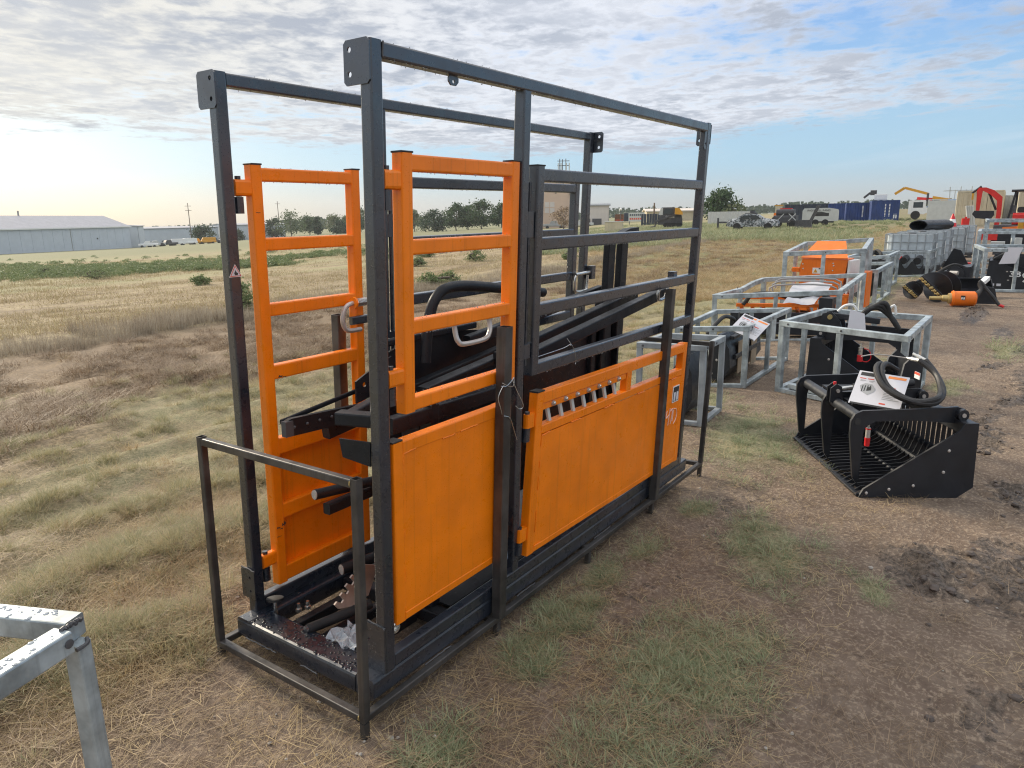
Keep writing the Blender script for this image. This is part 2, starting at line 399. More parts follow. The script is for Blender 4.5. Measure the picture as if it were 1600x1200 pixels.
# ------------------------------------------------------------------ terrain
_by = [-30, .95, 1.6, 3, 5, 8, 11, 13, 14.2, 15.5, 25, 50, 80, 400]
_bz = [0, -.005, -.05, -.19, -.38, -.62, -.80, -.84, -.72, -.60, -.70, -1.35, -2.2, -9]
_sb = [-181, -8, 0, 3, 6, 9, 14, 17, 20, 23, 27, 31, 36, 41, 50, 56, 63, 71, 80, 92, 181]
_ss = [0, 0, .006, .009, .0072, .006, .0055, .0035, .004, .0035, .0005, -.005, -.006, -.0105, -.012, -.018, -.0215, -.0225, -.0225, -.02, 0]
def gz(x, y):
    x = np.asarray(x, float); y = np.asarray(y, float)
    dx, dy = x-CAM.x, y-CAM.y; r = np.hypot(dx, dy); b = np.degrees(np.arctan2(dy, dx))
    near = np.interp(y, _by, _bz); near = near*np.where(y < 20, 1-.6*sst(x, 18, 60), 1)
    far = np.interp(b, _sb, _ss)*np.minimum(r, 420)
    return near*(1-sst(r, 18, 50))+far*sst(r, 18, 50)
def GZ(x, y): return float(gz(x, y))
PATCH = [(.92, -.70, .40, .27, .5, .9), (1.22, -.86, .22, .14, .3, .6), (.45, -.70, .30, .22, 0, .45), (2.12, -.66, .50, .22, .35, .9), (2.3, -.95, .3, .1, .3, .4), (4.05, .02, 1.0, .42, .3, .9), (2.40, -.16, .17, .12, 0, 1.1), (.99, -.12, .22, .13, 0, 1.3), (.62, -.17, .2, .13, 0, 1.2),
         (1.36, -.06, .17, .09, 0, 1.3), (1.7, -.1, .2, .09, 0, .8), (6.8, -1.15, .5, .22, 0, .8), (9.4, -1.62, .9, .3, 0, .8), (14.2, .75, 2.2, .45, 0, .8), (.0, -.20, .16, .1, 0, 1.1), (5.0, .75, .6, .25, 0, .8), (3.4, -.5, .3, .2, 0, .4),
         (25, 1.5, 7, 1.2, 0, .8), (18, 1.2, 4, .8, 0, .8), (8, -.35, .6, .2, 0, .5), (1.95, -1.22, .17, .07, .4, 1.), (5.5, 1.3, 1.2, .4, 0, 1.), (40, 5, 14, 3.5, 0, .8), (3.75, -.98, .14, .1, 0, .8)]
def green(x, y):
    g = np.zeros(np.shape(x)); jx = (fbm(x, y, 3.2, 3, 5)-.5)*.35; jy = (fbm(x, y, 3.2, 3, 8)-.5)*.35
    for cx, cy, rx, ry, a, k in PATCH:
        ca, sa = math.cos(a), math.sin(a); s_ = min(1., max(rx, ry)*1.6)
        ux = ((x+jx*s_-cx)*ca+(y+jy*s_-cy)*sa)/rx; uy = (-(x+jx*s_-cx)*sa+(y+jy*s_-cy)*ca)/ry
        g = np.maximum(g, k*np.clip(1.25-np.hypot(ux, uy), 0, 1))
    return np.clip(g*1.3, 0, 1)
def leftzone(x, y): return sst(y+(fbm(x, y, 1.1, 3, 2)-.5)*.9, .75, 1.5)
def bare(x, y):
    q = y+.12*x+(fbm(x, y, .7, 3, 23)-.5)*1.2
    return np.maximum(np.exp(-((q-2.45)/.28)**2), .8*np.exp(-((q-4.6)/.35)**2))*sst(fbm(x, y, .6, 2, 29), .3, .5)
def band(x, y):
    """rows of tufts that run along the bank"""
    q = y+.22*x*.15+(fbm(x, y, .55, 3, 21)-.5)*1.6
    return .5+.5*np.sin(q*2*math.pi/.95)
def mudmask(x, y):
    m = np.zeros(np.shape(x))
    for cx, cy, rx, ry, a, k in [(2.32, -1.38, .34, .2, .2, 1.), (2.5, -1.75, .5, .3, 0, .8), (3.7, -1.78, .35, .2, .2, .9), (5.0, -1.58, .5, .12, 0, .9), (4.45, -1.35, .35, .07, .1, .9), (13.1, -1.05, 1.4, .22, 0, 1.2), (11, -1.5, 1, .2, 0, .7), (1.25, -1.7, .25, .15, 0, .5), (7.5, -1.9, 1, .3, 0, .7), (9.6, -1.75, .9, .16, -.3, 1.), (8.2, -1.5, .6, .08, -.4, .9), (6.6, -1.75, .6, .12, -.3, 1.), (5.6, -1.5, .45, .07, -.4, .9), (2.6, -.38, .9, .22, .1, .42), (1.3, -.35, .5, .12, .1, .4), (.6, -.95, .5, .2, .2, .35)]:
        ca, sa = math.cos(a), math.sin(a); ux = ((x-cx)*ca+(y-cy)*sa)/rx; uy = (-(x-cx)*sa+(y-cy)*ca)/ry
        m = np.maximum(m, k*np.clip(1.3-np.hypot(ux, uy), 0, 1))
    return np.clip(m, 0, 1)
def axis_lines(lo, d0, d1, hi, step, grow):
    mid = list(np.arange(d0, d1, step)); out = []; s = step; p = d0
    while p > lo: s *= grow; p -= s; out.append(p)
    up_ = []; s = step; p = mid[-1]
    while p < hi: s *= grow; p += s; up_.append(p)
    return np.array(out[::-1]+mid+up_)
def micro(x, y):
    rr = np.hypot(x-CAM.x, y-CAM.y); near = 1-sst(rr, 14, 30)
    z = (fbm(x, y, 2.2, 4, 31)-.5)*.045*near
    lz = leftzone(x, y)*(1-sst(y, 13.3, 14.5))
    z = z+lz*(band(x, y)*.075+(fbm(x, y, 1.7, 3, 41)-.5)*.12)*near
    z = z+lz*sst(y, 6, 9)*(fbm(x, y, .9, 3, 43)-.5)*.16*(1-sst(rr, 25, 45))
    mm = mudmask(x, y); cl = fbm(x, y, 13, 3, 51)
    z = z+mm*((sst(cl, .5, .60))*.055-.018)
    z = z+mm*.012*np.sin(x*55+3*fbm(x, y, 3, 2, 3))*(fbm(x, y, 4, 2, 77) > .5)
    foot = sst(np.maximum(np.abs(x-1.42)-1.65, np.abs(y-.44)-.52), 0, .35)       # trodden flat under the skid
    return z*foot+(1-foot)*.016
def gfull(x, y): return gz(x, y)+micro(x, y)

gx = axis_lines(-700, -2.2, 7.5, 1500, .045, 1.06); gy = axis_lines(-700, -4.2, 6.0, 1500, .045, 1.045)
X, Y = np.meshgrid(gx, gy); Z = gfull(X, Y)
nx, ny = len(gx), len(gy)
me = bpy.data.meshes.new('ground'); me.vertices.add(nx*ny)
me.vertices.foreach_set('co', np.stack([X, Y, Z], -1).astype(np.float32).ravel())
i0 = (np.arange(ny-1)[:, None]*nx+np.arange(nx-1)[None, :]).ravel()
quads = np.stack([i0, i0+1, i0+nx+1, i0+nx], -1).astype(np.int32)
me.loops.add(quads.size); me.loops.foreach_set('vertex_index', quads.ravel())
me.polygons.add(len(quads)); me.polygons.foreach_set('loop_start', np.arange(len(quads), dtype=np.int32)*4)
me.polygons.foreach_set('use_smooth', np.ones(len(quads), bool))
me.update(calc_edges=True)
rr = np.hypot(X-CAM.x, Y-CAM.y)
mask = np.zeros((ny, nx, 4), np.float32); mask[..., 3] = 1
mask[..., 0] = np.maximum(green(X, Y)*.8, leftzone(X, Y)*(1-sst(Y, 7, 11))*np.clip(.25+.75*fbm(X, Y, .5, 3, 61), 0, 1))
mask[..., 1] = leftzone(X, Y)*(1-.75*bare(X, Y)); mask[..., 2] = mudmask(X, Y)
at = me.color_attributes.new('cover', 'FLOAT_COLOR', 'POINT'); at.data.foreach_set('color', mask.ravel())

gm, t, b = newmat('ground_soil_and_grass')
P_ = geoco(t); att = t.add('ShaderNodeAttribute', _attribute_name='cover'); sp = t.add('ShaderNodeSeparateColor'); t.l.new(att.outputs['Color'], sp.inputs[0])
sxyz = t.add('ShaderNodeSeparateXYZ'); t.l.new(P_, sxyz.inputs[0]); px_, py_ = sxyz.outputs[0], sxyz.outputs[1]
n_big = t.noise(P_, .9, 4, .6); n_mid = t.noise(P_, 6, 5, .65); n_fin = t.noise(P_, 48, 4, .7); n_grit = t.noise(P_, 170, 3, .7)
soil = t.mix(t.ss(n_mid, .3, .7), (0.141, 0.106, 0.081, 1), (0.232, 0.182, 0.139, 1))
soil = t.mix(t.ss(n_big, .35, .65, 0, .45), soil, (0.163, 0.112, 0.081, 1))
soil = t.mix(t.math('MULTIPLY', t.ss(n_fin, .50, .64), .75), soil, (0.364, 0.288, 0.211, 1))
soil = t.mix(t.math('MULTIPLY', t.ss(n_grit, .62, .72), .5), soil, (0.063, 0.051, 0.042, 1))
fl1 = t.noise(t.map(P_, scale=(90, 14, 30), rot=(0, 0, .4)), 1., 2, .5, .4); fl2 = t.noise(t.map(P_, scale=(16, 100, 30), rot=(0, 0, .2)), 1., 2, .5, .4)
flk = t.math('MULTIPLY', t.math('MAXIMUM', t.ss(fl1, .64, .70), t.ss(fl2, .64, .70)), t.ss(n_mid, .35, .6))
soil = t.mix(t.math('MULTIPLY', flk, .6), soil, (0.425, 0.332, 0.236, 1))
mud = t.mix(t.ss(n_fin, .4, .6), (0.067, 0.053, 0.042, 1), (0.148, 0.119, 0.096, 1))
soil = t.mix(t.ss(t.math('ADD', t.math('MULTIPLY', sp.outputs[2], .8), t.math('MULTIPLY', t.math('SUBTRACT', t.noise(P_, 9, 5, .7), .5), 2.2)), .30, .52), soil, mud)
straw = t.mix(t.ss(t.noise(P_, 22, 5, .7), .38, .62), (0.130, 0.092, 0.060, 1), (0.36, 0.26, 0.155, 1))
bank = t.mix(t.ss(t.noise(P_, 2.6, 4, .6), .42, .58, 0, .8), straw, (0.231, 0.168, 0.119, 1))
bank = t.mix(t.ss(py_, 6.5, 9.5, 0, .6), bank, (0.25, 0.195, 0.135, 1))
grn = t.mix(t.ss(n_fin, .35, .65), (0.168, 0.182, 0.091, 1), (0.329, 0.308, 0.182, 1))
col = t.mix(sp.outputs[1], soil, bank)
col = t.mix(t.ss(sp.outputs[0], .25, .8, 0, .75), col, grn)
# mown field beyond the bank
f_big = t.noise(t.map(P_, scale=(.05, .2, 1)), 1., 4, .6); f_row = t.noise(t.map(P_, scale=(.25, 1.6, 1), rot=(0, 0, -.1)), 1., 4, .65); f_fin = t.noise(P_, 7, 5, .75)
fld = t.mix(t.ss(f_row, .35, .65), (.29, .225, .135, 1), (.42, .345, .21, 1))
fld = t.mix(t.math('MULTIPLY', t.ss(f_fin, .42, .62), .75), fld, (.19, .145, .095, 1))
fld = t.mix(t.math('MULTIPLY', t.ss(t.noise(t.map(P_, scale=(.12, .9, 1), rot=(0, 0, -.1)), 1.3, 5, .7), .50, .64), .65), fld, (.17, .13, .09, 1))
fld = t.mix(t.ss(t.math('ADD', f_big, t.ss(py_, 20, 45, 0, .18)), .52, .72, 0, .6), fld, (.26, .27, .135, 1))
fld = t.mix(t.ss(py_, 60, 110, 0, .75), fld, (.17, .18, .10, 1))
edge = t.ss(t.math('ADD', py_, t.math('MULTIPLY', t.noise(P_, .8, 3), 1.2)), 14.4, 15.4)
edge = t.math('MULTIPLY', edge, t.ss(t.math('SUBTRACT', t.math('MULTIPLY', py_, 5.), px_), 0., 60.))
col = t.mix(edge, col, fld)
# rough grass beyond the yard
rg = t.mix(t.ss(t.noise(P_, .35, 4, .6), .38, .62), (.24, .195, .12, 1), (.19, .20, .095, 1))
rg = t.mix(t.math('MULTIPLY', t.ss(t.noise(P_, 2.2, 5, .7), .42, .6), .5), rg, (.15, .11, .075, 1))
rgm = t.math('MULTIPLY', t.ss(px_, 14, 26), t.ss(t.math('ADD', py_, t.math('MULTIPLY', n_big, 1.4)), 1.3, 2.6))
rgm = t.math('MULTIPLY', rgm, t.math('SUBTRACT', 1., edge)); col = t.mix(rgm, col, rg)
yard = t.math('MULTIPLY', t.ss(px_, 26, 55), t.ss(py_, 7, 2)); col = t.mix(t.math('MULTIPLY', yard, .6), col, (.27, .22, .17, 1))
t.put(b.inputs['Base Color'], col)
t.put(b.inputs['Roughness'], t.ss(sp.outputs[2], .2, .7, .92, .55)); b.inputs['Specular IOR Level'].default_value = .25
hgt = t.math('ADD', t.math('MULTIPLY', n_mid, .9), t.math('ADD', t.math('MULTIPLY', n_fin, .45), t.math('MULTIPLY', n_grit, .16)))
t.l.new(t.bump(hgt, .75, .035), b.inputs['Normal'])
me.materials.append(gm)
ground = bpy.data.objects.new('ground', me); COL.objects.link(ground); struct(ground)

# ------------------------------------------------------------------ grass, straw, weeds: clumps nobody could count
def blades(n, h, spread, lean, w, droop=.5, hvar=.4, flat=False, seg=3):
    m = MB()
    for i in range(n):
        a = random.uniform(0, 2*math.pi); r = spread*math.sqrt(random.random()); p = Vector((r*math.cos(a), r*math.sin(a), -.01))
        a2 = a+random.gauss(0, .8); L = h*random.uniform(1-hvar, 1+hvar); tilt = abs(random.gauss(0, lean))+.05
        if flat: tilt = random.uniform(1.25, 1.5); p.z = random.uniform(.003, .018); a2 = random.uniform(0, 6.28)
        dirv = Vector((math.cos(a2)*math.sin(tilt), math.sin(a2)*math.sin(tilt), math.cos(tilt))); side = Vector((-math.sin(a2+random.gauss(0, .5)), math.cos(a2), 0)).normalized()
        ww = w*random.uniform(.6, 1.3); prev = None
        for k in range(seg+1):
            f = k/seg; q = p+dirv*(L*f)+Vector((math.cos(a2), math.sin(a2), 0))*(droop*L*f*f*.5)-Vector((0, 0, 1))*(droop*L*f*f*.45)
            if flat: q.z = max(q.z, .002)
            wk = ww*(1-f**1.6)
            if k == seg: cur = (m.addv([q]),)
            else: o = m.addv([q-side*wk/2, q+side*wk/2]); cur = (o, o+1)
            if prev: m.face((prev[0], prev[1], cur[1], cur[0]) if len(cur) == 2 else (prev[0], prev[1], cur[0]))
            prev = cur
    return m
def leafy(n, h, wd, ls):
    m = MB()
    for i in range(n):
        a = random.uniform(0, 6.28); q = random.random()**.5; z = random.random(); rr_ = wd*q*math.sqrt(max(0, 1-z*z*.8))
        c = Vector((rr_*math.cos(a), rr_*math.sin(a), h*z*.95+.01)); nrm = Vector((random.gauss(0, 1), random.gauss(0, 1), random.gauss(.6, .8))).normalized()
        u = nrm.orthogonal().normalized(); v = nrm.cross(u); ang = random.uniform(0, 6.28); u, v = u*math.cos(ang)+v*math.sin(ang), v*math.cos(ang)-u*math.sin(ang)
        l = ls*random.uniform(.6, 1.3); o = m.addv([c-u*l, c+v*l*.45, c+u*l, c-v*l*.45]); m.face((o, o+1, o+2, o+3))
    return m
def protos(name, mat, mbs):
    c = bpy.data.collections.new(name)
    for i, m in enumerate(mbs): c.objects.link(bpy.data.objects.new('%s_clump' % name, m.mesh(name, mat, 0)))
    return c, len(mbs)
def scatter(name, prot, xy, scl, tilt=.12, zoff=0.):
    c, k = prot; n = len(xy); xy = np.asarray(xy)
    me = bpy.data.meshes.new(name); me.vertices.add(n)
    co = np.stack([xy[:, 0], xy[:, 1], gfull(xy[:, 0], xy[:, 1])+zoff], -1).astype(np.float32); me.vertices.foreach_set('co', co.ravel())
    rot = np.stack([RNG.normal(0, tilt, n), RNG.normal(0, tilt, n), RNG.uniform(0, 6.28, n)], -1).astype(np.float32)
    a = me.attributes.new('rot', 'FLOAT_VECTOR', 'POINT'); a.data.foreach_set('vector', rot.ravel())
    a = me.attributes.new('scl', 'FLOAT', 'POINT'); a.data.foreach_set('value', np.broadcast_to(scl, n).astype(np.float32))
    a = me.attributes.new('idx', 'INT', 'POINT'); a.data.foreach_set('value', RNG.integers(0, k, n).astype(np.int32))
    o = bpy.data.objects.new(name, me); COL.objects.link(o); o['kind'] = 'stuff'
    g = bpy.data.node_groups.new(name, 'GeometryNodeTree')
    g.interface.new_socket('Geometry', in_out='INPUT', socket_type='NodeSocketGeometry'); g.interface.new_socket('Geometry', in_out='OUTPUT', socket_type='NodeSocketGeometry')
    gi = g.nodes.new('NodeGroupInput'); go = g.nodes.new('NodeGroupOutput'); ip = g.nodes.new('GeometryNodeInstanceOnPoints'); ci = g.nodes.new('GeometryNodeCollectionInfo')
    ci.inputs[0].default_value = c; ci.inputs['Separate Children'].default_value = True; ci.inputs['Reset Children'].default_value = True
    def na(nm, typ):
        q = g.nodes.new('GeometryNodeInputNamedAttribute'); q.data_type = typ; q.inputs[0].default_value = nm; return q.outputs[0]
    e = g.nodes.new('FunctionNodeEulerToRotation'); L = g.links.new
    L(gi.outputs[0], ip.inputs['Points']); L(ci.outputs[0], ip.inputs['Instance']); ip.inputs['Pick Instance'].default_value = True
    L(na('idx', 'INT'), ip.inputs['Instance Index']); L(na('rot', 'FLOAT_VECTOR'), e.inputs[0]); L(e.outputs[0], ip.inputs['Rotation']); L(na('scl', 'FLOAT'), ip.inputs['Scale'])
    L(ip.outputs[0], go.inputs[0]); md = o.modifiers.new('clumps', 'NODES'); md.node_group = g
    return o
def sample(n, r0, r1, b0=-12, b1=84, pw=1.):
    u = RNG.random(n); r = r0*(r1/r0)**u if pw == 1. else (r0**pw+(r1**pw-r0**pw)*u)**(1/pw)
    b_ = np.radians(RNG.uniform(b0, b1, n)); return np.stack([CAM.x+r*np.cos(b_), CAM.y+r*np.sin(b_)], -1), r
def keep(xy, r, p): k = RNG.random(len(xy)) < p; return xy[k], r[k]
inskid = lambda x, y: (np.abs(x-1.42) < 1.52) & (np.abs(y-.44) < .44)

pr_green = protos('green_grass', grass_green, [blades(34, .085, .05, .5, .0032, .9) for _ in range(5)]+[blades(26, .06, .06, .8, .003, 1.) for _ in range(3)])
pr_grey = protos('bank_grass', grass_grey, [blades(90, .135, .085, .38, .0034, .6) for _ in range(5)]+[blades(60, .10, .1, .6, .0032, .7) for _ in range(3)])
pr_straw = protos('straw_grass', grass_straw, [blades(55, .14, .09, .5, .003, .9) for _ in range(4)]+[blades(40, .08, .11, .9, .003, 1.) for _ in range(3)])
pr_lit = protos('straw_litter', grass_straw, [blades(16, .10, .14, 0, .0028, .1, .6, True, 2) for _ in range(6)])
pr_litd = protos('dead_litter', grass_brown, [blades(16, .10, .14, 0, .003, .1, .6, True, 2) for _ in range(5)])
pr_brown = protos('dead_tufts', grass_brown, [blades(80, .22, .17, .8, .006, 1.2) for _ in range(5)]+[blades(60, .14, .2, 1., .006, 1.2) for _ in range(3)])
pr_stub = protos('stubble', edge_m, [blades(20, .27, .17, .16, .006, .12, .5) for _ in range(6)])
pr_stubf = protos('far_stubble', stubble_m, [blades(24, .12, .5, .5, .02, .3, .6, False, 1) for _ in range(5)])
pr_weed = protos('weeds', weed_m, [leafy(120, .24, .42, .055) for _ in range(5)])

xy, r = sample(26000, 1.6, 11); xy, r = keep(xy, r, green(xy[:, 0], xy[:, 1])*.85*(~inskid(xy[:, 0], xy[:, 1]))); scatter('green_grass', pr_green, xy, RNG.uniform(.5, 1.0, len(xy)))
xy, r = sample(5000, 10, 40, -5, 30); xy, r = keep(xy, r, green(xy[:, 0], xy[:, 1])*.8); scatter('yard_grass', pr_green, xy, RNG.uniform(1.2, 2.2, len(xy)))
def bank(x, y): return (1-.85*bare(x, y))*leftzone(x, y)*(1-sst(y, 8.5, 11.5))*(~inskid(x, y))
xy, r = sample(30000, 1.5, 30, 8, 88); x, y = xy.T; pb = bank(x, y)*np.clip(.04+1.0*sst(band(x, y)*.3+fbm(x, y, 2.4, 3, 71)*1.1, .72, .86)*1.1, 0, 1); xy, r = keep(xy, r, pb)
scatter('bank_grass', pr_grey, xy, RNG.uniform(.40, .95, len(xy))*np.clip(.75+r*.03, .8, 1.4))
xy, r = sample(26000, 1.5, 34, 5, 88); x, y = xy.T; pb = leftzone(x, y)*(1-sst(y, 13.2, 14.2))*(~inskid(x, y))*np.clip(.02+.9*sst(fbm(x, y, 1.1, 3, 81)*.9+(1-band(x, y))*.2, .58, .72), 0, 1)*(1-.9*bare(x, y)); xy, r = keep(xy, r, pb)
scatter('straw_grass', pr_straw, xy, RNG.uniform(.35, 1.0, len(xy))*np.clip(.75+r*.04, .8, 1.7))
xy, r = sample(16000, 1.4, 14, -14, 88); x, y = xy.T; pb = np.clip(leftzone(x, y)*.6+.22*(y > -1.1)+.1*sst(fbm(x, y, 1.5, 3, 91), .5, .7), 0, 1); xy, r = keep(xy, r, pb)
scatter('straw_litter', pr_lit, xy, RNG.uniform(.4, 1.0, len(xy)), .05, .002)
xy, r = sample(22000, 1.4, 16, -14, 88); x, y = xy.T; pb = np.clip(leftzone(x, y)*.95+.12, 0, 1)*(1-.7*bare(x, y)); xy, r = keep(xy, r, pb)
scatter('dead_litter', pr_litd, xy, RNG.uniform(.4, 1.1, len(xy)), .05, .002)
xy, r = sample(30000, 6, 60, 8, 84); x, y = xy.T; pb = sst(y, 5.5, 9)*(1-sst(y, 13.6, 14.4))*sst(fbm(x, y, 1.0, 3, 101), .36, .56); xy, r = keep(xy, r, pb)
scatter('dead_tufts', pr_brown, xy, RNG.uniform(.6, 1.3, len(xy)))
# straw stubble: tall at the near edge of the field, thinner behind
xs = RNG.uniform(-3, 60, 9000); ys = 14.1+np.abs(RNG.normal(0, .8, 9000))+(fbm(xs, xs*0, .35, 3, 111)-.5)*1.6
hs = np.clip(1.35-(xs-2)*.02, .7, 1.4)*np.where(fbm(xs, ys, .5, 2, 113) > .42, 1, .6)
scatter('field_edge_stubble', pr_stub, np.stack([xs, ys], -1), hs*RNG.uniform(.45, .95, 9000))
xy, r = sample(26000, 16, 75, 10, 84, -.3); x, y = xy.T; k = (y > 15) & (y*5-x > 25) & (fbm(x*.4, y*1.6, .5, 4, 141)+RNG.normal(0, .06, len(x)) > .5); xy, r = xy[k], r[k]
scatter('field_stubble', pr_stubf, xy, RNG.uniform(.5, 1.1, len(xy))*np.clip(.6+r*.012, .7, 1.5))
xy, r = sample(9000, 42, 110, 44, 84, -.5); x, y = xy.T
dd = (r-(58+18*np.sin(np.degrees(np.arctan2(y-CAM.y, x-CAM.x))*.09)))/22; pb = np.exp(-dd**2)*sst(fbm(x, y, .16, 4, 121), .42, .66)*.8+.012; xy, r = keep(xy, r, np.clip(pb, 0, 1))
scatter('field_weeds', pr_weed, xy, RNG.uniform(.5, 1.25, len(xy)))
xy, r = sample(9000, 40, 120, 5, 34, 1.); x, y = xy.T; pb = sst(fbm(x, y, .1, 3, 131), .36, .58)*sst(y-x*.06, 2, 7)*.9; xy, r = keep(xy, r, pb)
scatter('roadside_grass', protos('roadside', grass_green, [blades(40, .32, .5, .5, .03, .6, .5, False, 2) for _ in range(4)]), xy, RNG.uniform(.6, 1.2, len(xy)))
xy, r = sample(420, 50, 115, 5, 22, 1.); x, y = xy.T; pb = sst(y-x*.05, 2, 6)*.6; xy, r = keep(xy, r, pb); scatter('roadside_weeds', pr_weed, xy, RNG.uniform(.5, 1.0, len(xy)))
xy, r = sample(9000, 18, 70, 6, 30, 1.); x, y = xy.T; pb = (y > 2)*.9; xy, r = keep(xy, r, pb)
scatter('rough_grass', pr_straw, xy, RNG.uniform(1.0, 2.2, len(xy)))
# clods of wet mud and small pale stones
m = MB()
def lump(m, c, s_, n=7, sq=.6):
    rows = []
    for j in range(4):
        th = math.pi*(j+.3)/4.2; rows.append([Vector(c)+Vector((math.cos(6.283*i/n)*math.sin(th)*s_*random.uniform(.7, 1.25), math.sin(6.283*i/n)*math.sin(th)*s_*random.uniform(.7, 1.25), -math.cos(th)*s_*sq*random.uniform(.8, 1.2))) for i in range(n)])
    m.loft(rows)
n = 0
while n < 420:
    cx, cy = random.choice([(2.32, -1.4), (2.4, -1.55), (3.7, -1.78), (5, -1.58), (4.5, -1.36), (13, -1.05), (13.6, -1.1), (9.6, -1.75), (8.2, -1.5), (6.6, -1.75), (5.6, -1.5), (2.6, -1.8), (1.2, -1.7)]); x_, y_ = cx+random.gauss(0, .28), cy+random.gauss(0, .13)
    if random.random() < .25+float(mudmask(x_, y_)): lump(m, (x_, y_, float(gfull(x_, y_))), random.choice([.006, .009, .012, .016, .024])*random.uniform(.7, 1.3)); n += 1
clod = paint('wet_mud_clod', (.10, .08, .068), .75, var=.3, streak=0, orange_peel=.5); m.build('mud_clods', clod, kind='stuff', smooth=50)
m = MB(); pebm = paint('pale_stone', (.38, .35, .31), .8, var=.3, streak=0)
for i in range(170):
    u = random.random()
    x_, y_ = (random.gauss(-.3, .22), random.gauss(.1, .25)) if u < .4 else (random.uniform(-1, 4), random.uniform(-2, 2.5))
    lump(m, (x_, y_, float(gfull(x_, y_))+.003), random.choice([.003, .004, .006, .010])*random.uniform(.7, 1.3), 6)
m.build('pebbles', pebm, kind='stuff', smooth=50)

# ------------------------------------------------------------------ the cattle chute and the steel skid under it
ROOT = Matrix(((0.999945, 0.009835, -0.003521, 0.021537), (-0.01, 0.998663, -0.050725, 0.073239), (0.003017, 0.050758, 0.998706, 0.05643), (0, 0, 0, 1)))
def rack(p):                       # the frame has racked a little in transit: its left side sits lower
    return (p[0], p[1], p[2]-(0.061-0.028*(p[2]-.1)/2.05)*p[1]/.81)
CM = lambda: MB(rack)
s = .047; L = 2.633; WD = .811; H = 2.2; X1 = .763
chute = thing('cattle_chute', 'tall orange and black cattle squeeze chute standing on a bare steel skid', 'cattle chute'); chute.matrix_world = ROOT
for y0 in (0, WD-s):
    for x0, z0, z1 in ((0, .126, H), (X1, .183, H-s), (L-s, .13, H)):
        CM().rbox(x0, x0+s, y0, y0+s, z0, z1).build('post', black, chute)
    CM().rbox(s, L-s, y0+.001, y0+s-.001, H-s, H-.002).build('top_rail', black, chute)
    CM().rbox(s, L-s, y0+.001, y0+s-.001, .130, .183).build('bottom_rail', black, chute)
    m = CM(); yo = y0 if y0 == 0 else y0-.05
    m.rbox(-.06, 2.729, yo+.003, yo+.094, .046, .129, r=.012)
    m.build('base_channel', black, chute)
CM().rbox(-.062, .052, .096, WD-.004, .046, .124, r=.012).build('end_beam', black, chute)
CM().rbox(2.62, 2.70, .096, WD-.1, .046, .124, r=.012).build('end_beam', black, chute)
for x in (.42, 1.05, 1.7, 2.3): CM().rbox(x, x+.06, .095, WD-.1, .05, .11).build('floor_beam', black_in, chute)
for y in (.25, .42, .60): CM().rbox(.054, .40, y-.022, y+.022, .055, .10).build('floor_bar', black_in, chute)
m = CM(); m.box(.49, 2.6, .12, WD-.06, .112, .118); m.build('floor_plate', black_in, chute)
# corner plates with bolt holes
def plate(poly, holes, o, ax, ay, th, mat=black, par=None): return CM().holed(poly, holes, o, ax, ay, th).build('corner_plate', mat, par or chute)
rc = lambda w, h, c=.01: [(c, 0), (w-c, 0), (w, c), (w, h-c), (w-c, h), (c, h), (0, h-c), (0, c)]
AY, AZ = (0, 1, 0), (0, 0, 1)
plate(rc(.106, .122), [(.082, .03, .008), (.082, .096, .008)], (-.0005, -.0005, 2.08), AY, AZ, -.005)
plate(rc(.106, .122), [(.026, .03, .008), (.026, .096, .008)], (-.0005, .757, 2.08), AY, AZ, -.005)
plate(rc(.095, .185, .006), [(.078, .12, .006)], (-.0005, -.0005, .127), AY, AZ, -.006)
plate(rc(.088, .13, .006), [(.03, .035, .006), (.03, .095, .006)], (-.0005, .752, .19), AY, AZ, -.006)
plate(rc(.085, .12), [(.065, .03, .008), (.065, .09, .008)], (L+.001, -.0005, 2.08), AY, AZ, .005)
plate(rc(.10, .122), [(.028, .03, .009), (.028, .094, .009), (.074, .03, .006), (.074, .094, .006)], (L+.001, .70, 2.08), AY, AZ, .005)
plate(rc(.06, .10), [(.018, .03, .008)], (L-s-.03, .003, 2.055), (1, 0, 0), AZ, -.005)
plate(rc(.05, .035, .012), [(.025, .012, .006)], (.36, .02, H-s-.03), (1, 0, 0), AZ, -.005)
# weld beads at the corners
m = CM()
for (a, b_) in [((0, .09, .313), (0, .0, .309)), ((-.005, .75, .322), (-.005, .838, .322)), ((s+.002, .0, 2.155), (s+.002, .0, 2.198)), ((-.064, .75, .05), (-.064, .55, .05)), ((-.064, .4, .05), (-.064, .3, .05)), ((.2, -.001, .048), (.35, -.001, .048)), ((.8, -.001, .048), (.95, -.001, .048)), ((1.5, -.001, .048), (1.68, -.001, .048)), ((2.2, -.001, .048), (2.4, -.001, .048))]:
    a, b_ = Vector(a), Vector(b_); k = max(3, int((b_-a).length/.012))
    m.pipe([a+(b_-a)*(i/k)+Vector((random.gauss(0, .0012), random.gauss(0, .0012), random.gauss(0, .0012))) for i in range(k+1)], .003, 6, 1)
m.build('weld_bead', dgrey, chute, kind='stuff')

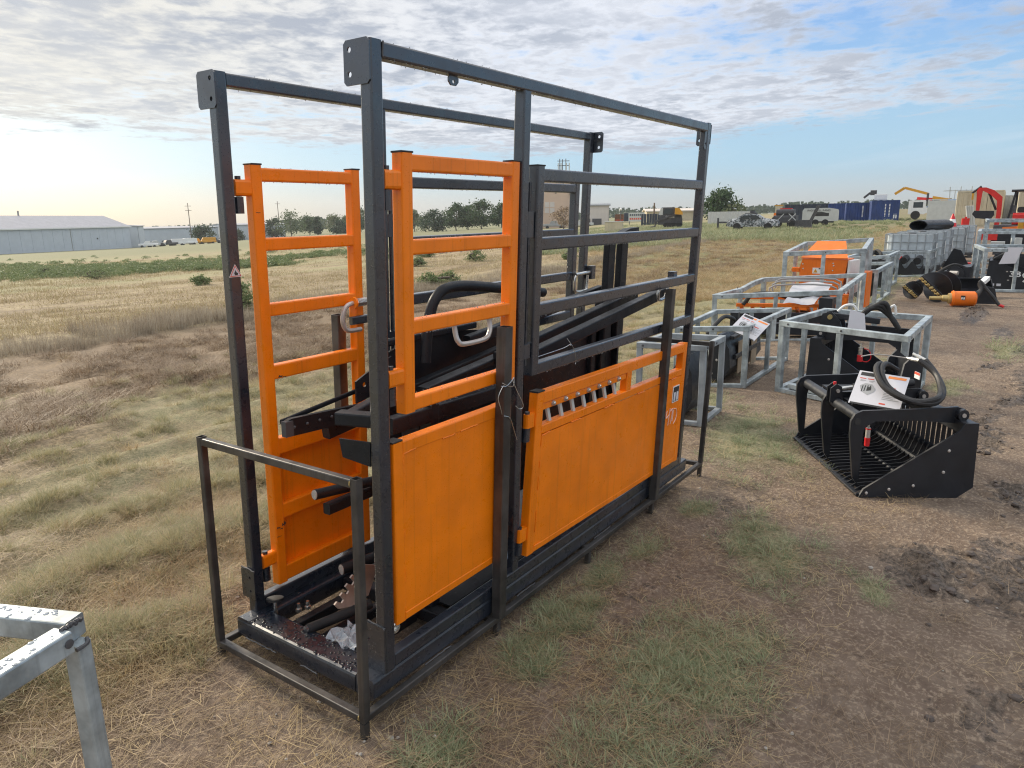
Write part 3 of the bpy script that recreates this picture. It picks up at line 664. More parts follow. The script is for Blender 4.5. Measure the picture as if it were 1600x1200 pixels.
def cap(par, x0, x1, y0, y1, z): CM().rbox(x0-.001, x1+.001, y0-.001, y1+.001, z, z+.006, r=.003).build('end_cap', rubber, par)
def hinge(par, x0, x1, y0, y1, z, mat=orange, down=True):
    h = part('hinge', par) if par is chute else None
    m = CM(); m.rbox(x0, x1, y0, y1, z, z+.058, r=.01); m.m = 1
    xm = x0+.022 if x1-x0 > .03 else (x0+x1)/2
    m.cyl((xm, (y0+y1)/2, z-.002), (xm, (y0+y1)/2, z+.07), .011, 10)
    m.rbox(x0+.002, x0+.036, y0+.003, y1-.003, z-.062, z-.003, r=.012)
    m.build('hinge', [mat, black], par)
def loop_handle(par, pts, r, mat, name='loop_handle'):
    CM().pipe(pts, r, 10, 5).build(name, mat, par)

# upper gate, right side
g = part('upper_gate', chute)
CM().rbox(.120, .168, .0, s, 1.064, 1.900).build('stile', orange, g); CM().rbox(.700, .747, .0, s, 1.064, 1.900).build('stile', orange, g)
for z0, z1 in ((1.846, 1.897), (1.588, 1.637), (1.329, 1.378), (1.066, 1.115)): CM().rbox(.166, .702, .002, s-.002, z0, z1).build('rail', orange, g)
cap(g, .12, .168, 0, s, 1.9); cap(g, .70, .747, 0, s, 1.9)
hinge(g, .052, .122, .004, .044, 1.79); hinge(g, .052, .13, .004, .044, 1.165)
loop_handle(g, [(.40, .03, 1.335), (.40, .02, 1.29), (.405, .012, 1.268), (.43, .008, 1.255), (.55, .008, 1.255), (.585, .012, 1.272), (.60, .02, 1.30), (.60, .03, 1.34)], .0095, zinc_dull)
CM().cyl((.56, .055, 1.352), (.73, .055, 1.352), .011).build('latch_bolt', zinc_dull, g)

# lower door, right side
g = part('lower_door', chute); x0, x1, z0, z1 = .055, .688, .295, .975
m = CM(); bw = .045
for a in ((x0, x0+bw, z0, z1), (x1-bw, x1, z0, z1), (x0+bw, x1-bw, z1-bw, z1), (x0+bw, x1-bw, z0, z0+bw*.7)): m.rbox(a[0], a[1], -.004, .042, a[2], a[3], r=.004)
m.build('door_frame', orange, g)
CM().box(x0+bw-.001, x1-bw+.001, -.0015, .003, z0+bw*.7-.001, z1-bw+.001).build('skin_panel', orange, g)
def stitches(par, segs, mat=orange, y=-.004):
    m = CM()
    for a, b_ in segs:
        a, b_ = Vector((a[0], y, a[1])), Vector((b_[0], y, b_[1])); k = max(2, int((b_-a).length/.008))
        m.pipe([a+(b_-a)*(i/k)+Vector((random.gauss(0, .0008), 0, random.gauss(0, .0008))) for i in range(k+1)], .0028, 5, 1)
    m.build('weld_stitch', mat, par, kind='stuff')
xs_, zs_ = x0+bw, z1-bw
stitches(g, [((xs_, zs_), (xs_+.06, zs_+.003)), ((xs_, zs_-.04), (xs_, zs_)), ((.30, zs_), (.37, zs_)), ((.40, zs_+.002), (.50, zs_+.003)), ((xs_, .45), (xs_, .50)), ((xs_, .62), (xs_, .65)), ((xs_, .33), (xs_, .345))], y=-.003)
cap(g, x0, x0+bw, 0, .045, z1)
for z in (.90, .36): hinge(g, .686, .735, .003, .041, z)
loop_handle(g, [(.70, .03, .28), (.715, .01, .262), (.735, .01, .262), (.745, .02, .29), (.735, .03, .315)], .004, black, 'lift_ring')

# long main door, right side: hangs a little out of line
DC = [Vector((.840, -.022, .233)), Vector((2.507, -.022, .193)), Vector((2.514, -.022, .943)), Vector((.888, -.022, .974))]
def dxf(p):
    u, v = p[0]/1.66, p[2]/.745
    q = DC[0]*(1-u)*(1-v)+DC[1]*u*(1-v)+DC[2]*u*v+DC[3]*(1-u)*v
    return rack((q.x, q.y+p[1], q.z))
DM = lambda: MB(dxf)
g = part('main_door', chute)
DM().rbox(0, .052, 0, .046, 0, .745, r=.005).build('stile', orange, g); DM().rbox(1.608, 1.66, 0, .046, 0, .745, r=.005).build('stile', orange, g)
DM().rbox(.052, 1.608, .001, .045, .690, .743, r=.005).build('top_rail', orange, g)
DM().rbox(.862, .915, .002, .044, .592, .692, r=.005).build('upright', orange, g)
DM().rbox(.052, 1.608, .001, .045, .553, .593, r=.004).build('mid_rail', orange, g)
DM().rbox(.052, 1.608, .001, .045, .0, .03, r=.004).build('bottom_rail', orange, g)
DM().box(.051, 1.609, .0025, .008, .029, .550).build('skin_panel', orange, g)
DM().rbox(.053, .85, .006, .014, .660, .6885, r=.002).build('slot_strip', orange, g)
for i in range(7):
    u = .135+i*.1045
    m = DM(); m.cyl((u, .008, .676), (u, .0, .676), .0125, 6); m.m = 1; m.lathe((u, .001, .676), (0, -1, 0), [(0, .0085), (.006, .0085), (.010, .005), (.0105, .0)], 10); m.build('bolt', [zinc_dull, chrome], g)
    DM().tube((u-.022, .026, .675), (u+.012, .020, .575), .020, .012, (0, 1, 0), r=.002).build('slot_bar', lgrey, g)
stitches(g, [], orange) if 0 else None
m = DM()
for a, b_ in [((.052, .50), (.052, .55)), ((.052, .548), (.12, .552)), ((.052, .30), (.052, .36)), ((.052, .40), (.052, .43)), ((.052, .10), (.052, .2)), ((.30, .552), (.39, .552)), ((.62, .552), (.72, .552)), ((1.0, .552), (1.08, .552)), ((1.45, .552), (1.52, .552)), ((.055, .03), (.10, .033))]:
    k = max(2, int(math.hypot(b_[0]-a[0], b_[1]-a[1])/.008)); m.pipe([(a[0]+(b_[0]-a[0])*i/k, -.0005, a[1]+(b_[1]-a[1])*i/k+random.gauss(0, .0008)) for i in range(k+1)], .0028, 5, 1)
m.build('weld_stitch', orange, g, kind='stuff')
m = DM(); m.rbox(-.001, .053, -.001, .047, .745, .752, r=.003); m.build('end_cap', rubber, g)
for z in (.60, .08):
    m = DM(); m.rbox(-.055, .002, .006, .036, z, z+.06, r=.01); m.m = 1; m.cyl((-.04, .022, z-.06), (-.04, .022, z+.07), .011, 10); m.rbox(-.058, -.022, .008, .034, z-.06, z-.003, r=.01); m.build('hinge', [orange, black], g)
# sticker and chalk mark
st = DM(); st.rbox(1.492, 1.585, -.0012, .002, .400, .500, r=.001); st = st.build('sticker', white, g)
m = DM(); m.box(1.498, 1.579, -.0022, -.0008, .406, .494); m.build('sticker_print', printblk, g)
m = DM(); m.box(1.506, 1.532, -.003, -.0018, .410, .462); m.box(1.545, 1.571, -.003, -.0018, .410, .462); m.build('sticker_window', paper, g)
m = DM()
for strokes in ([(1.342, .365), (1.332, .322), (1.375, .335)], [(1.384, .372), (1.368, .27)], [(1.392, .352), (1.425, .362), (1.415, .31), (1.405, .272)], [(1.438, .352), (1.428, .285)], [(1.438, .358), (1.475, .352), (1.494, .322), (1.480, .285), (1.450, .262)]):
    m.pipe([(1.43+(p-1.342)*1.0, -.0005, q) for p, q in strokes], .0026, 5, 4)
m.build('chalk_mark', chalk, g, label='lot mark 47D scrawled in pale chalk')

# black ladder panels, both sides
for y0, nm in ((0., 'ladder_panel'), (WD-s, 'ladder_panel')):
    g = part(nm, chute)
    CM().rbox(.868, .918, y0, y0+s, 1.052, 1.892).build('stile', black, g)
    xe = L-s-.001
    if y0 > 0: xe = 2.44; CM().rbox(2.44, 2.49, y0, y0+s, .95, 1.89).build('stile', black, g)
    for z0_, z1_ in ((1.834, 1.884), (1.566, 1.618), (1.298, 1.35), (1.048, 1.1)): CM().rbox(.916, xe, y0+.002, y0+s-.002, z0_, z1_).build('rail', black, g)
    cap(g, .868, .918, y0, y0+s, 1.892)
    m = CM(); m.rbox(.812, .868, y0+.008, y0+.040, 1.62, 1.72, r=.008); m.rbox(.812, .868, y0+.008, y0+.040, 1.13, 1.19, r=.008); m.cyl((.84, y0+.02, 1.1), (.84, y0+.02, 1.83), .008, 8); m.build('slide_hinge', black, g)

# long entry gate, left side
g = part('entry_gate', chute); ya, yb = WD-s, WD
CM().rbox(.120, .166, ya, yb, .200, 1.900).build('stile', orange, g); CM().rbox(.602, .648, ya, yb, .200, 1.900).build('stile', orange, g)
for z0, z1 in ((1.843, 1.891), (1.590, 1.638), (1.340, 1.390), (1.088, 1.146), (.772, .842), (.489, .556), (.203, .274)): CM().rbox(.164, .604, ya+.002, yb-.002, z0, z1).build('rail', orange, g)
CM().box(.165, .603, yb-.012, yb-.008, .26, .79).build('skin_panel', orange, g)
cap(g, .12, .166, ya, yb, 1.9); cap(g, .602, .648, ya, yb, 1.9)
hinge(g, .055, .122, ya+.004, yb-.004, 1.79); hinge(g, .055, .122, ya+.004, yb-.004, .30)
m = CM()                                                      # chipped paint
for (x_, z_, w_, h_) in ((.125, .455, .016, .010), (.142, .448, .012, .007), (.150, .459, .014, .016), (.160, .462, .010, .020), (.122, .418, .022, .003), (.18, 1.094, .018, .010), (.20, 1.090, .016, .005), (.126, 1.73, .02, .003)):
    m.prism([(0, 0), (w_*.5, h_*.2), (w_, -h_*.1), (w_*1.1, h_*.6), (w_*.6, h_*.5), (w_*.3, h_)], (x_, ya-.0006, z_), (1, 0, 0), AZ, .0004)
m.build('paint_chip', printblk, g, kind='stuff')
m = CM(); m.pipe([(.60, ya-.03, 1.352), (.545, ya-.03, 1.35), (.515, ya-.03, 1.335), (.500, ya-.03, 1.30), (.500, ya-.03, 1.27), (.515, ya-.03, 1.243), (.545, ya-.03, 1.235), (.60, ya-.03, 1.235)], .010, 10, 4); m.build('loop_handle', zinc_dull, g)
m = CM(); m.lathe((.558, ya-.03, 1.352), (1, 0, 0), [(0, .012), (0, .026), (.01, .026), (.01, .012)], 16); m.rbox(.556, .570, ya-.03, ya+.004, 1.338, 1.366); m.build('handle_eye', orange, g)
m = CM(); m.pipe([(.575+.085*i/96, ya-.03+.016*math.cos(i*.785), 1.352+.016*math.sin(i*.785)) for i in range(97)], .0028, 5, 1); m.build('latch_spring', chrome, g)
m = CM(); m.rbox(.56, .76, ya-.022, ya-.001, 1.255, 1.292); m.build('latch_bar', black, g)

# warning triangle on the left post
g = part('warning_sticker', chute)
tri = lambda k: [(-.027*k, -.0155*k), (.027*k, -.0155*k), (0, .031*k)]
o = (.0235, ya-.0008, 1.519)
CM().prism(tri(1.0), o, (1, 0, 0), AZ, .0004).build('sticker_border', white, g)
CM().prism(tri(.88), (o[0], o[1]-.0005, o[2]), (1, 0, 0), AZ, .0003).build('sticker_red', printred, g)
CM().prism(tri(.70), (o[0], o[1]-.0009, o[2]), (1, 0, 0), AZ, .0003).build('sticker_field', paper, g)
CM().prism([(-.003, -.009), (.008, -.009), (.010, -.002), (.004, .001), (-.001, .010), (-.003, .001), (-.007, .001)], (o[0], o[1]-.0013, o[2]), (1, 0, 0), AZ, .0003).build('sticker_symbol', printblk, g)

steel_edge = paint('cut_steel', (.42, .34, .29), .4, metal=.25, var=.3, streak=.3)
# head gate parts at the front
g = part('head_gate', chute)
CM().tube((-.002, .194, 1.056), (.04, .048, 1.056), .05, .046, open0=True).build('cross_tube', black_in, g)
CM().tube((.03, .19, 1.05), (.62, .48, 1.02), .04, .03).build('cross_tube', black_in, g)
CM().prism([(0, 0), (.135, .01), (.150, .075), (0, .085)], (.004, .048, .905), AY, AZ, -.006).build('stop_plate', black_in, g)
m = CM(); m.prism([(0, 0), (.36, -.02), (.36, .045), (.02, .066), (0, .06)], (.0, .50, .937), (1, 0, 0), AZ, .02); m.tube((.0, .515, .99), (.40, .55, 1.02), .012, .02); m.build('neck_bar', black_in, g)
m = CM(); m.prism([(0, 0), (.034, -.001), (.034, .056), (0, .058)], (-.012, .498, .940), (1, 0, 0), AZ, .026); m.build('neck_bar_end', dgrey, g)
for i in range(5): CM().lathe((.03+.058*i, .479, .969-.0005*i), (0, -1, 0), [(0, .006), (.003, .0058), (.006, .003), (.0062, 0)], 10).build('bolt', dgrey, g)
CM().holed([(0, 0), (.20, .03), (.20, .16), (.06, .115), (0, .09)], [(.045, .07, .010)], (.345, .50, .985), (1, 0, 0), AZ, .008).build('hole_plate', black_in, g)
m = CM(); m.cyl((.122, .50, .667), (.45, .45, .64), .021, 18); m.m = 1; m.cyl((.1185, .5005, .6672), (.122, .50, .667), .019, 18); m.build('roller', [black_in, zinc_dull], g)
m = CM(); m.rbox(.16, .5, .46, .50, .575, .62); m.build('roller_arm', black_in, g)
m = CM(); m.cyl((.239, .50, .293), (.55, .42, .30), .024, 18); m.m = 1; m.cyl((.2355, .501, .293), (.239, .50, .293), .022, 18); m.build('roller', [black_in, zinc_dull], g)
m = CM(); m.rbox(.50, .56, .30, .40, .13, 1.0); m.rbox(.42, .47, .16, .22, .13, 1.02); m.build('head_gate_upright', black_in, g)
def sawplate(pts, y): CM().prism(pts, (0, y, 0), (1, 0, 0), AZ, .008).build('latch_rack', steel_edge, g)
def teeth(a, b_, n, dep):
    a, b_ = Vector((a[0], a[1])), Vector((b_[0], b_[1])); d = (b_-a)/n; nrm = Vector((-d.y, d.x)).normalized(); out = []
    for i in range(n): out += [tuple(a+d*i), tuple(a+d*(i+.12)+nrm*dep), tuple(a+d*(i+.5)+nrm*dep*.9), tuple(a+d*(i+.62))]
    return out+[tuple(b_)]
sawplate(teeth((.085, .235), (.225, .365), 5, .032)+[(.30, .33), (.24, .22), (.15, .215)], .352)
sawplate(teeth((.255, .318), (.355, .41), 3, .030)+[(.42, .36), (.36, .27), (.27, .275)], .30)
CM().lathe((.058, .022, .280), (0, -1, 0), [(0, .0), (0, .022), (.014, .022), (.018, .019), (.018, .012), (.008, .011)], 18).build('chrome_nut', chrome, g)
m = CM(); m.lathe((.062, .72, .10), (0, 0, 1), [(0, .008), (.07, .008)], 10); m.m = 1; m.lathe((.062, .72, .165), (.15, .1, 1), [(0, .012), (.004, .034), (.014, .035), (.016, .028)], 18); m.build('levelling_screw', [chrome, rubber], g)
for x_, y_ in ((.13, .655), (.165, .64), (.03, .045)): CM().lathe((x_, y_, .105), (0, 0, 1), [(0, .014), (.012, .014), (.013, .008), (.035, .008), (.035, 0)], 6).build('bolt', chrome, g)
m = CM(); m.cyl((.03, .47, .132), (.30, .40, .134), .022, 14); m.m = 1; m.cyl((.02, .4725, .132), (.03, .47, .132), .018, 14); m.build('rubber_roller', [rubber, black], g)
m = MB(rack); n_ = 9
pts = [[(.02+.14*i/n_+random.gauss(0, .006), .20+.16*j/n_+random.gauss(0, .006), .125+abs(random.gauss(0, .013))+.012*math.sin(i*.9+j*1.3)) for j in range(n_+1)] for i in range(n_+1)]
o_ = m.addv([p for r_ in pts for p in r_])
for i in range(n_):
    for j in range(n_): m.face((o_+i*(n_+1)+j, o_+(i+1)*(n_+1)+j, o_+(i+1)*(n_+1)+j+1, o_+i*(n_+1)+j+1))
wrap = m.build('plastic_wrap', filmm, None); wrap.matrix_world = ROOT; tag(wrap, 'crumpled clear plastic wrap lying inside the front of the chute floor', 'plastic wrap')

# squeeze panels, slanted arms and tail gate parts inside
g = part('squeeze_mechanism', chute)
CM().prism([(0, 0), (1.05, 0), (1.05, .80), (.25, .90), (0, .84)], (.62, .60, .30), (1, 0, 0), AZ, .012).build('squeeze_panel', black_in, g)
CM().prism([(0, 0), (1.0, 0), (1.0, .92), (.85, .92), (0, .66)], (1.45, .45, .25), (1, 0, 0), AZ, .012).build('squeeze_panel', black_in, g)
m = CM(); m.box(2.42, 2.44, .40, .62, .25, 1.12); m.build('squeeze_panel', black_in, g)
CM().prism([(0, 0), (.55, 0), (.55, .60), (0, .55)], (.10, .655, .28), (1, 0, 0), AZ, .008).build('squeeze_panel', black_in, g) if 0 else None
CM().tube((.22, .54, .90), (1.40, .42, 1.075), .05, .075).build('slant_arm', black_in, g)
CM().tube((1.10, .16, 1.085), (2.46, .13, 1.25), .055, .058).build('slant_arm', black_in, g)
CM().tube((.95, .24, 1.09), (2.36, .28, 1.235), .05, .055).build('slant_arm', black_in, g)
CM().tube((1.05, .50, 1.13), (2.30, .48, 1.26), .045, .055).build('slant_arm', black_in, g)
CM().tube((.20, .17, .975), (.95, .22, .945), .05, .062).build('side_tube', black_in, g)
CM().tube((.52, .30, 1.03), (1.30, .27, 1.12), .06, .02).build('flat_arm', black_in, g)
CM().pipe([(.76, .50, 1.08), (.775, .50, 1.22), (.80, .50, 1.31), (.835, .50, 1.36), (.90, .50, 1.392), (1.05, .50, 1.392), (1.40, .50, 1.345), (1.7, .50, 1.30)], .025, 14, 5).build('bent_pipe', black_in, g)
m = CM(); m.rbox(.55, 1.2, .56, .60, 1.17, 1.20); m.build('side_tube', black_in, g)
for x_ in (2.20, 2.36): CM().rbox(x_, x_+.085, .38, .42, .9, 1.575).build('tail_gate_post', black_in, g)
m = CM(); m.prism([(-.02, 0), (.27, 0), (.27, .05), (.16, .045), (-.02, .005)], (2.19, .375, 1.575), (1, 0, 0), AZ, .05); m.build('tail_gate_cap', black_in, g)
for x_, z_ in ((2.10, 1.14), (2.22, 1.17)):
    CM().holed([(0, 0), (.07, 0), (.07, .06), (.055, .075), (.015, .075), (0, .06)], [(.035, .05, .006)], (x_, .40, z_), (1, 0, 0), AZ, .006).build('hole_plate', black_in, g)
    CM().rbox(x_+.01, x_+.06, .41, .44, .55, z_).build('upright', black_in, g)
# chrome loop latches near the tail end
for y0, pts in ((ya-.02, [(2.455, 1.328), (2.44, 1.30), (2.445, 1.245), (2.47, 1.222), (2.58, 1.222), (2.60, 1.245), (2.605, 1.32)]), (.06, [(2.24, 1.30), (2.21, 1.27), (2.215, 1.235), (2.25, 1.225), (2.31, 1.235), (2.335, 1.27), (2.345, 1.325)])):
    q = part('tail_latch', chute)
    CM().pipe([(a, y0, z) for a, z in pts], .0095, 10, 4).build('loop_handle', chrome, q); CM().cyl((pts[0][0]-.01, y0, 1.332), (pts[-1][0]+.06, y0, 1.337), .012, 12).build('latch_bolt', chrome, q)
    CM().rbox(pts[-1][0]+.02, pts[-1][0]+.07, y0-.02, y0+.02, 1.29, 1.375, r=.004).build('latch_keeper', black, q)
CM().prism([(0, 0), (.10, 0), (.10, .085), (0, .02)], (2.50, .70, 1.14), (1, 0, 0), AZ, .008).build('corner_gusset', black, chute)
# printed warning label on the squeeze panel
q = part('warning_label', chute)
lab = lambda a, b_, c_, d_, dy: CM().box(a, b_, .447-dy, .4485-dy, c_, d_)
lab(1.56, 1.665, .845, .955, .0).build('label_sheet', paper, q); lab(1.640, 1.664, .848, .952, .0015).build('label_header', printred, q)
m = CM()
for i in range(5): m.box(1.572+.012*i, 1.577+.012*i, .4445, .4455, .86, .94-.012*(i % 3))
m.build('label_print', printgry, q)
text('label_lettering', 'WARNING', white, .021, q, (1.652, .4450, .868), (rad(90), rad(-90), 0))

# beads of rain that hang under the tubes and sit on top of them
m = CM()
def bead(p, r):
    o = m.addv([(p[0], p[1], p[2]-r*1.25), (p[0]+r, p[1], p[2]), (p[0], p[1]+r, p[2]), (p[0]-r, p[1], p[2]), (p[0], p[1]-r, p[2]), (p[0], p[1], p[2]+r*.8)])
    for i in range(4):
        a, b_ = o+1+i, o+1+(i+1) % 4; m.face((o, b_, a)); m.face((o+5, a, b_))
for xa, xb, y0, zl, n_ in [(s, L-s, .002, H-s, 190), (s, L-s, WD-s+.002, H-s, 150), (.17, .70, .002, 1.846, 48), (.17, .70, .002, 1.588, 50), (.17, .70, .002, 1.329, 52), (.17, .70, .002, 1.066, 40), (.92, L-s, .002, 1.834, 120), (.92, L-s, .002, 1.566, 120), (.92, L-s, .002, 1.298, 100), (.92, L-s, .002, 1.048, 90), (.17, .60, ya+.002, 1.843, 40), (.17, .60, ya+.002, 1.59, 40), (.17, .60, ya+.002, 1.34, 40), (.92, 2.44, ya, 1.834, 80)]:
    for i in range(n_): bead((random.uniform(xa, xb), y0+random.choice([0, 0, 0, .02, .04])+random.uniform(0, .003), zl-.001), random.uniform(.0012, .0026))
    zt = zl+(s if zl > 2 else .05)
    for i in range(int(n_*.9)): bead((random.uniform(xa, xb), y0+random.uniform(.003, .042), zt+.0005), random.uniform(.001, .0024))
for i in range(330):
    q = Vector((random.uniform(-.055, .045), random.uniform(.10, WD-.03), .1245)) if i < 210 else Vector((random.uniform(s+.01, 2.6), random.choice([.052+random.uniform(0, .035), WD-.09+random.uniform(0, .04)]), .1295))
    r_ = random.uniform(.0025, .0065); m.m = 1; m.loft([[q+Vector((r_*k*1.2*math.cos(j*1.047), r_*k*math.sin(j*1.047), zz)) for j in range(6)] for k, zz in ((1., 0), (.8, r_*.25), (.01, r_*.36))])
drop, t, b = newmat('water_bead'); b.inputs['Base Color'].default_value = (.5, .53, .56, 1); b.inputs['Roughness'].default_value = .04; b.inputs['Transmission Weight'].default_value = .4; b.inputs['IOR'].default_value = 1.33
wetblack = paint('water_on_black', (.012, .014, .018), .12, var=.1, streak=0, spec=.5)
m.build('water_beads', [drop, wetblack], chute, kind='stuff', smooth=90)

# bare steel skid frame
skid = thing('steel_skid_frame', 'bare brown steel skid frame with open posts around the cattle chute', 'skid frame'); skid.matrix_world = ROOT
p_ = .029
def sk(name, *a, **k): CM().rbox(*a, r=.004, **k).build(name, rawsteel, skid)
sk('rail', -.137, 2.95, -.032, -.003, .018, .046); sk('rail', -.137, 2.95, .822, .851, .018, .046)
sk('rail', -.139, -.109, -.003, .822, .018, .046); sk('rail', 2.921, 2.95, -.003, .822, .018, .046)
for x_ in (.6, 1.4, 2.2): sk('cross_bar', x_, x_+.03, -.003, .822, .018, .045)
for x_, y_, h_ in ((-.140, -.035, .918), (-.140, .824, .918), (2.923, -.035, .885), (2.923, .824, .885)): sk('corner_post', x_, x_+p_, y_, y_+p_, .047, h_, open1=True)
for x_, y_ in ((.607, -.052), (.55, .826), (2.150, -.052), (2.12, .826)): sk('tall_post', x_, x_+.046, y_, y_+.046, .047, 1.295, open1=True)
sk('top_rail', -.139, -.112, -.006, .824, .885, .914); sk('top_rail', 2.925, 2.95, -.006, .824, .853, .882)
for x_, y_ in ((-.139, -.033), (-.139, .824), (2.923, -.033), (2.923, .824), (.62, -.031), (2.16, -.031), (.62, .824), (2.16, .824), (1.4, -.031), (1.4, .824)): sk('foot', x_, x_+.026, y_, y_+.026, -.062, .017)
m = CM(); m.cyl((-.126, -.006, .90), (-.126, -.002, .90), .016, 10); m.cyl((-.126, -.006, .034), (-.126, -.002, .034), .016, 10); m.build('weld_scorch', brass, skid)
wire = [(.60, -.055, 1.075), (.575, -.06, 1.065), (.56, -.056, 1.03), (.575, -.058, .985), (.585, -.057, .96)]
m = CM(); m.pipe(wire, .0016, 5, 4); m.pipe([(.575, -.057, 1.075), (.61, -.057, 1.068), (.65, -.056, 1.085), (.668, -.05, 1.09), (.66, -.055, 1.06), (.63, -.057, 1.062), (.585, -.057, 1.085)], .0016, 5, 4); m.pipe([(.655, -.05, 1.085), (.68, -.06, 1.03), (.71, -.07, .97), (.70, -.06, .955), (.67, -.06, .975)], .0016, 5, 4); m.pipe([(.60, -.057, .95), (.64, -.057, .93), (.67, -.057, .87), (.685, -.06, .83)], .0016, 5, 4)
w_ = m.build('tie_wire', chrome, None); w_.matrix_world = ROOT; tag(w_, 'loose twist of thin steel wire round the front tall skid post', 'tie wire')
m = CM(); m.pipe([(.93, .02, 1.12), (1.12, .005, 1.13), (1.17, -.004, 1.14), (1.2, -.006, 1.10), (1.22, -.004, 1.06), (1.215, -.004, 1.04)], .0012, 5, 3); m.pipe([(1.14, .0, 1.17), (1.17, -.004, 1.14), (1.16, -.004, 1.135)], .0012, 5, 2)
w_ = m.build('tie_wire', chrome, None); w_.matrix_world = ROOT; tag(w_, 'thin wire twisted round the lowest rail of the black ladder panel', 'tie wire')

# ------------------------------------------------------------------ galvanised shipping crates
def crate(label, P, h, w=.065, rise=0., mids=((1, 1), (1, 1)), mat=galv, dent=False, foot=0.0, bottom=True, lean=(0, 0)):
    """P: ground corners near-far order: front a, front b, back b, back a; h height; rise lifts the back top rail"""
    w *= .88; P = [Vector((p[0], p[1], GZ(p[0], p[1])+foot)) for p in P]
    t = thing('galvanised_crate', label, 'crate', P[0], 0, 'galvanised shipping crates in the yard'); O = P[0].copy()
    P = [p-O for p in P]; ln = Vector((lean[0], lean[1], 0)); T = [p+Vector((0, 0, h+(rise if i > 1 else 0)))+ln for i, p in enumerate(P)]
    for i in range(4):
        j = (i+1) % 4; e = (T[j]-T[i]).normalized(); a, b_ = T[i]-e*w/2, T[j]+e*w/2
        if i % 2: a, b_ = T[i]+e*w/2, T[j]-e*w/2
        m = MB()
        if dent and i == 3:
            q = [a, a+(b_-a)*.22+Vector((0, 0, .0)), a+(b_-a)*.42+Vector((-.02, .03, -.05)), a+(b_-a)*.62+Vector((.0, .03, -.035)), b_]
            for u, v in zip(q, q[1:]): m.tube(u-Vector((0, 0, w/2)), v-Vector((0, 0, w/2)), w, w, r=.005)
        else: m.tube(a-Vector((0, 0, w/2)), b_-Vector((0, 0, w/2)), w, w, r=.005)
        m.build('top_rail', mat, t)
        if bottom: MB().tube(P[i]+e*w*.5+Vector((0, 0, w*.4)), P[j]-e*w*.5+Vector((0, 0, w*.4)), w, w*.8, r=.005).build('bottom_rail', mat, t)
        MB().tube(P[i], T[i]-Vector((0, 0, w)), w, w, (e.x, e.y, 0), r=.005).build('post', mat, t)
        n = mids[0][i//2] if i % 2 == 0 else mids[1][i//2]
        for k in range(n):
            f = (k+1)/(n+1); MB().tube(P[i].lerp(P[j], f)+Vector((0, 0, w*.8)), T[i].lerp(T[j], f)-Vector((0, 0, w)), w*.85, w*.85, (e.x, e.y, 0), r=.005).build('post', mat, t)
    m = MB()
    for i in (0, 1, 3):
        e = (T[(i+1) % 4]-T[i]).normalized(); nrm = Vector((e.y, -e.x, 0)).normalized()
        for k in (.06, .52): q = T[i].lerp(T[(i+1) % 4], k)-Vector((0, 0, w*.5))+nrm*(w*.5); m.lathe(q, nrm, [(0, .011), (.004, .011), (.006, .006), (.0062, 0)], 8)
    m.build('rivet', dgrey, t, kind='stuff')
    return t
crate('galvanised steel crate with a black grapple inside, nearest behind the loose grapple bucket', [(5.74, .25), (5.33, -.88), (6.79, -.91), (6.90, .10)], .725)
crate('galvanised crate holding a black loader bucket, behind the tail of the chute', [(5.46, 1.24), (5.72, .60), (7.41, .62), (7.05, 1.40)], .646, w=.06)
crate('small low galvanised crate half hidden behind the far end of the orange chute', [(4.05, 1.00), (4.15, .47), (4.70, .50), (4.62, 1.02)], .70, w=.055, mids=((0, 0), (0, 0)), mat=galv2)
crate('long galvanised crate with a dented top rail holding orange rake parts', [(8.48, 1.92), (9.06, .376), (10.92, .40), (10.12, 1.71)], .72, w=.075, rise=.10, dent=True)
crate('tall galvanised crate standing around the orange wood chipper', [(11.14, 1.67), (11.43, .51), (13.5, .737), (13.09, 1.805)], 1.175, w=.085, rise=.11)
crate('galvanised crate holding a black auger bit, beside the chipper crate', [(13.55, 1.2), (13.5, .59), (15.9, .67), (15.95, 1.3)], .70, w=.08, mids=((0, 0), (1, 1)))
crate('galvanised crate of small black attachments behind the auger crate', [(16.6, 1.75), (16.7, .86), (18.8, .92), (18.7, 1.8)], .80, w=.085)
crate('galvanised crate holding a black bucket with a wavy top edge', [(20.5, 1.35), (20.9, .45), (22.6, .42), (22.2, 1.4)], .70, w=.085, mids=((0, 0), (0, 0)))
crate('galvanised crate with a black grapple marked 386 and 264 at the yard track', [(17.38, -.96), (17.62, -2.7), (19.7, -2.6), (19.53, -.66)], .94, w=.085, mids=((2, 2), (1, 1)))
crate('taller galvanised crate of machine parts just behind the crate marked 386', [(21.5, -.62), (21.5, -2.9), (23.6, -2.9), (23.6, -.55)], 1.20, w=.09, mids=((2, 2), (1, 1)))
crate('farthest galvanised crate of orange parts in front of the red digger', [(26.2, -.62), (26.2, -2.8), (28.0, -2.8), (28.0, -.5)], 1.40, w=.09, mids=((1, 1), (1, 1)))
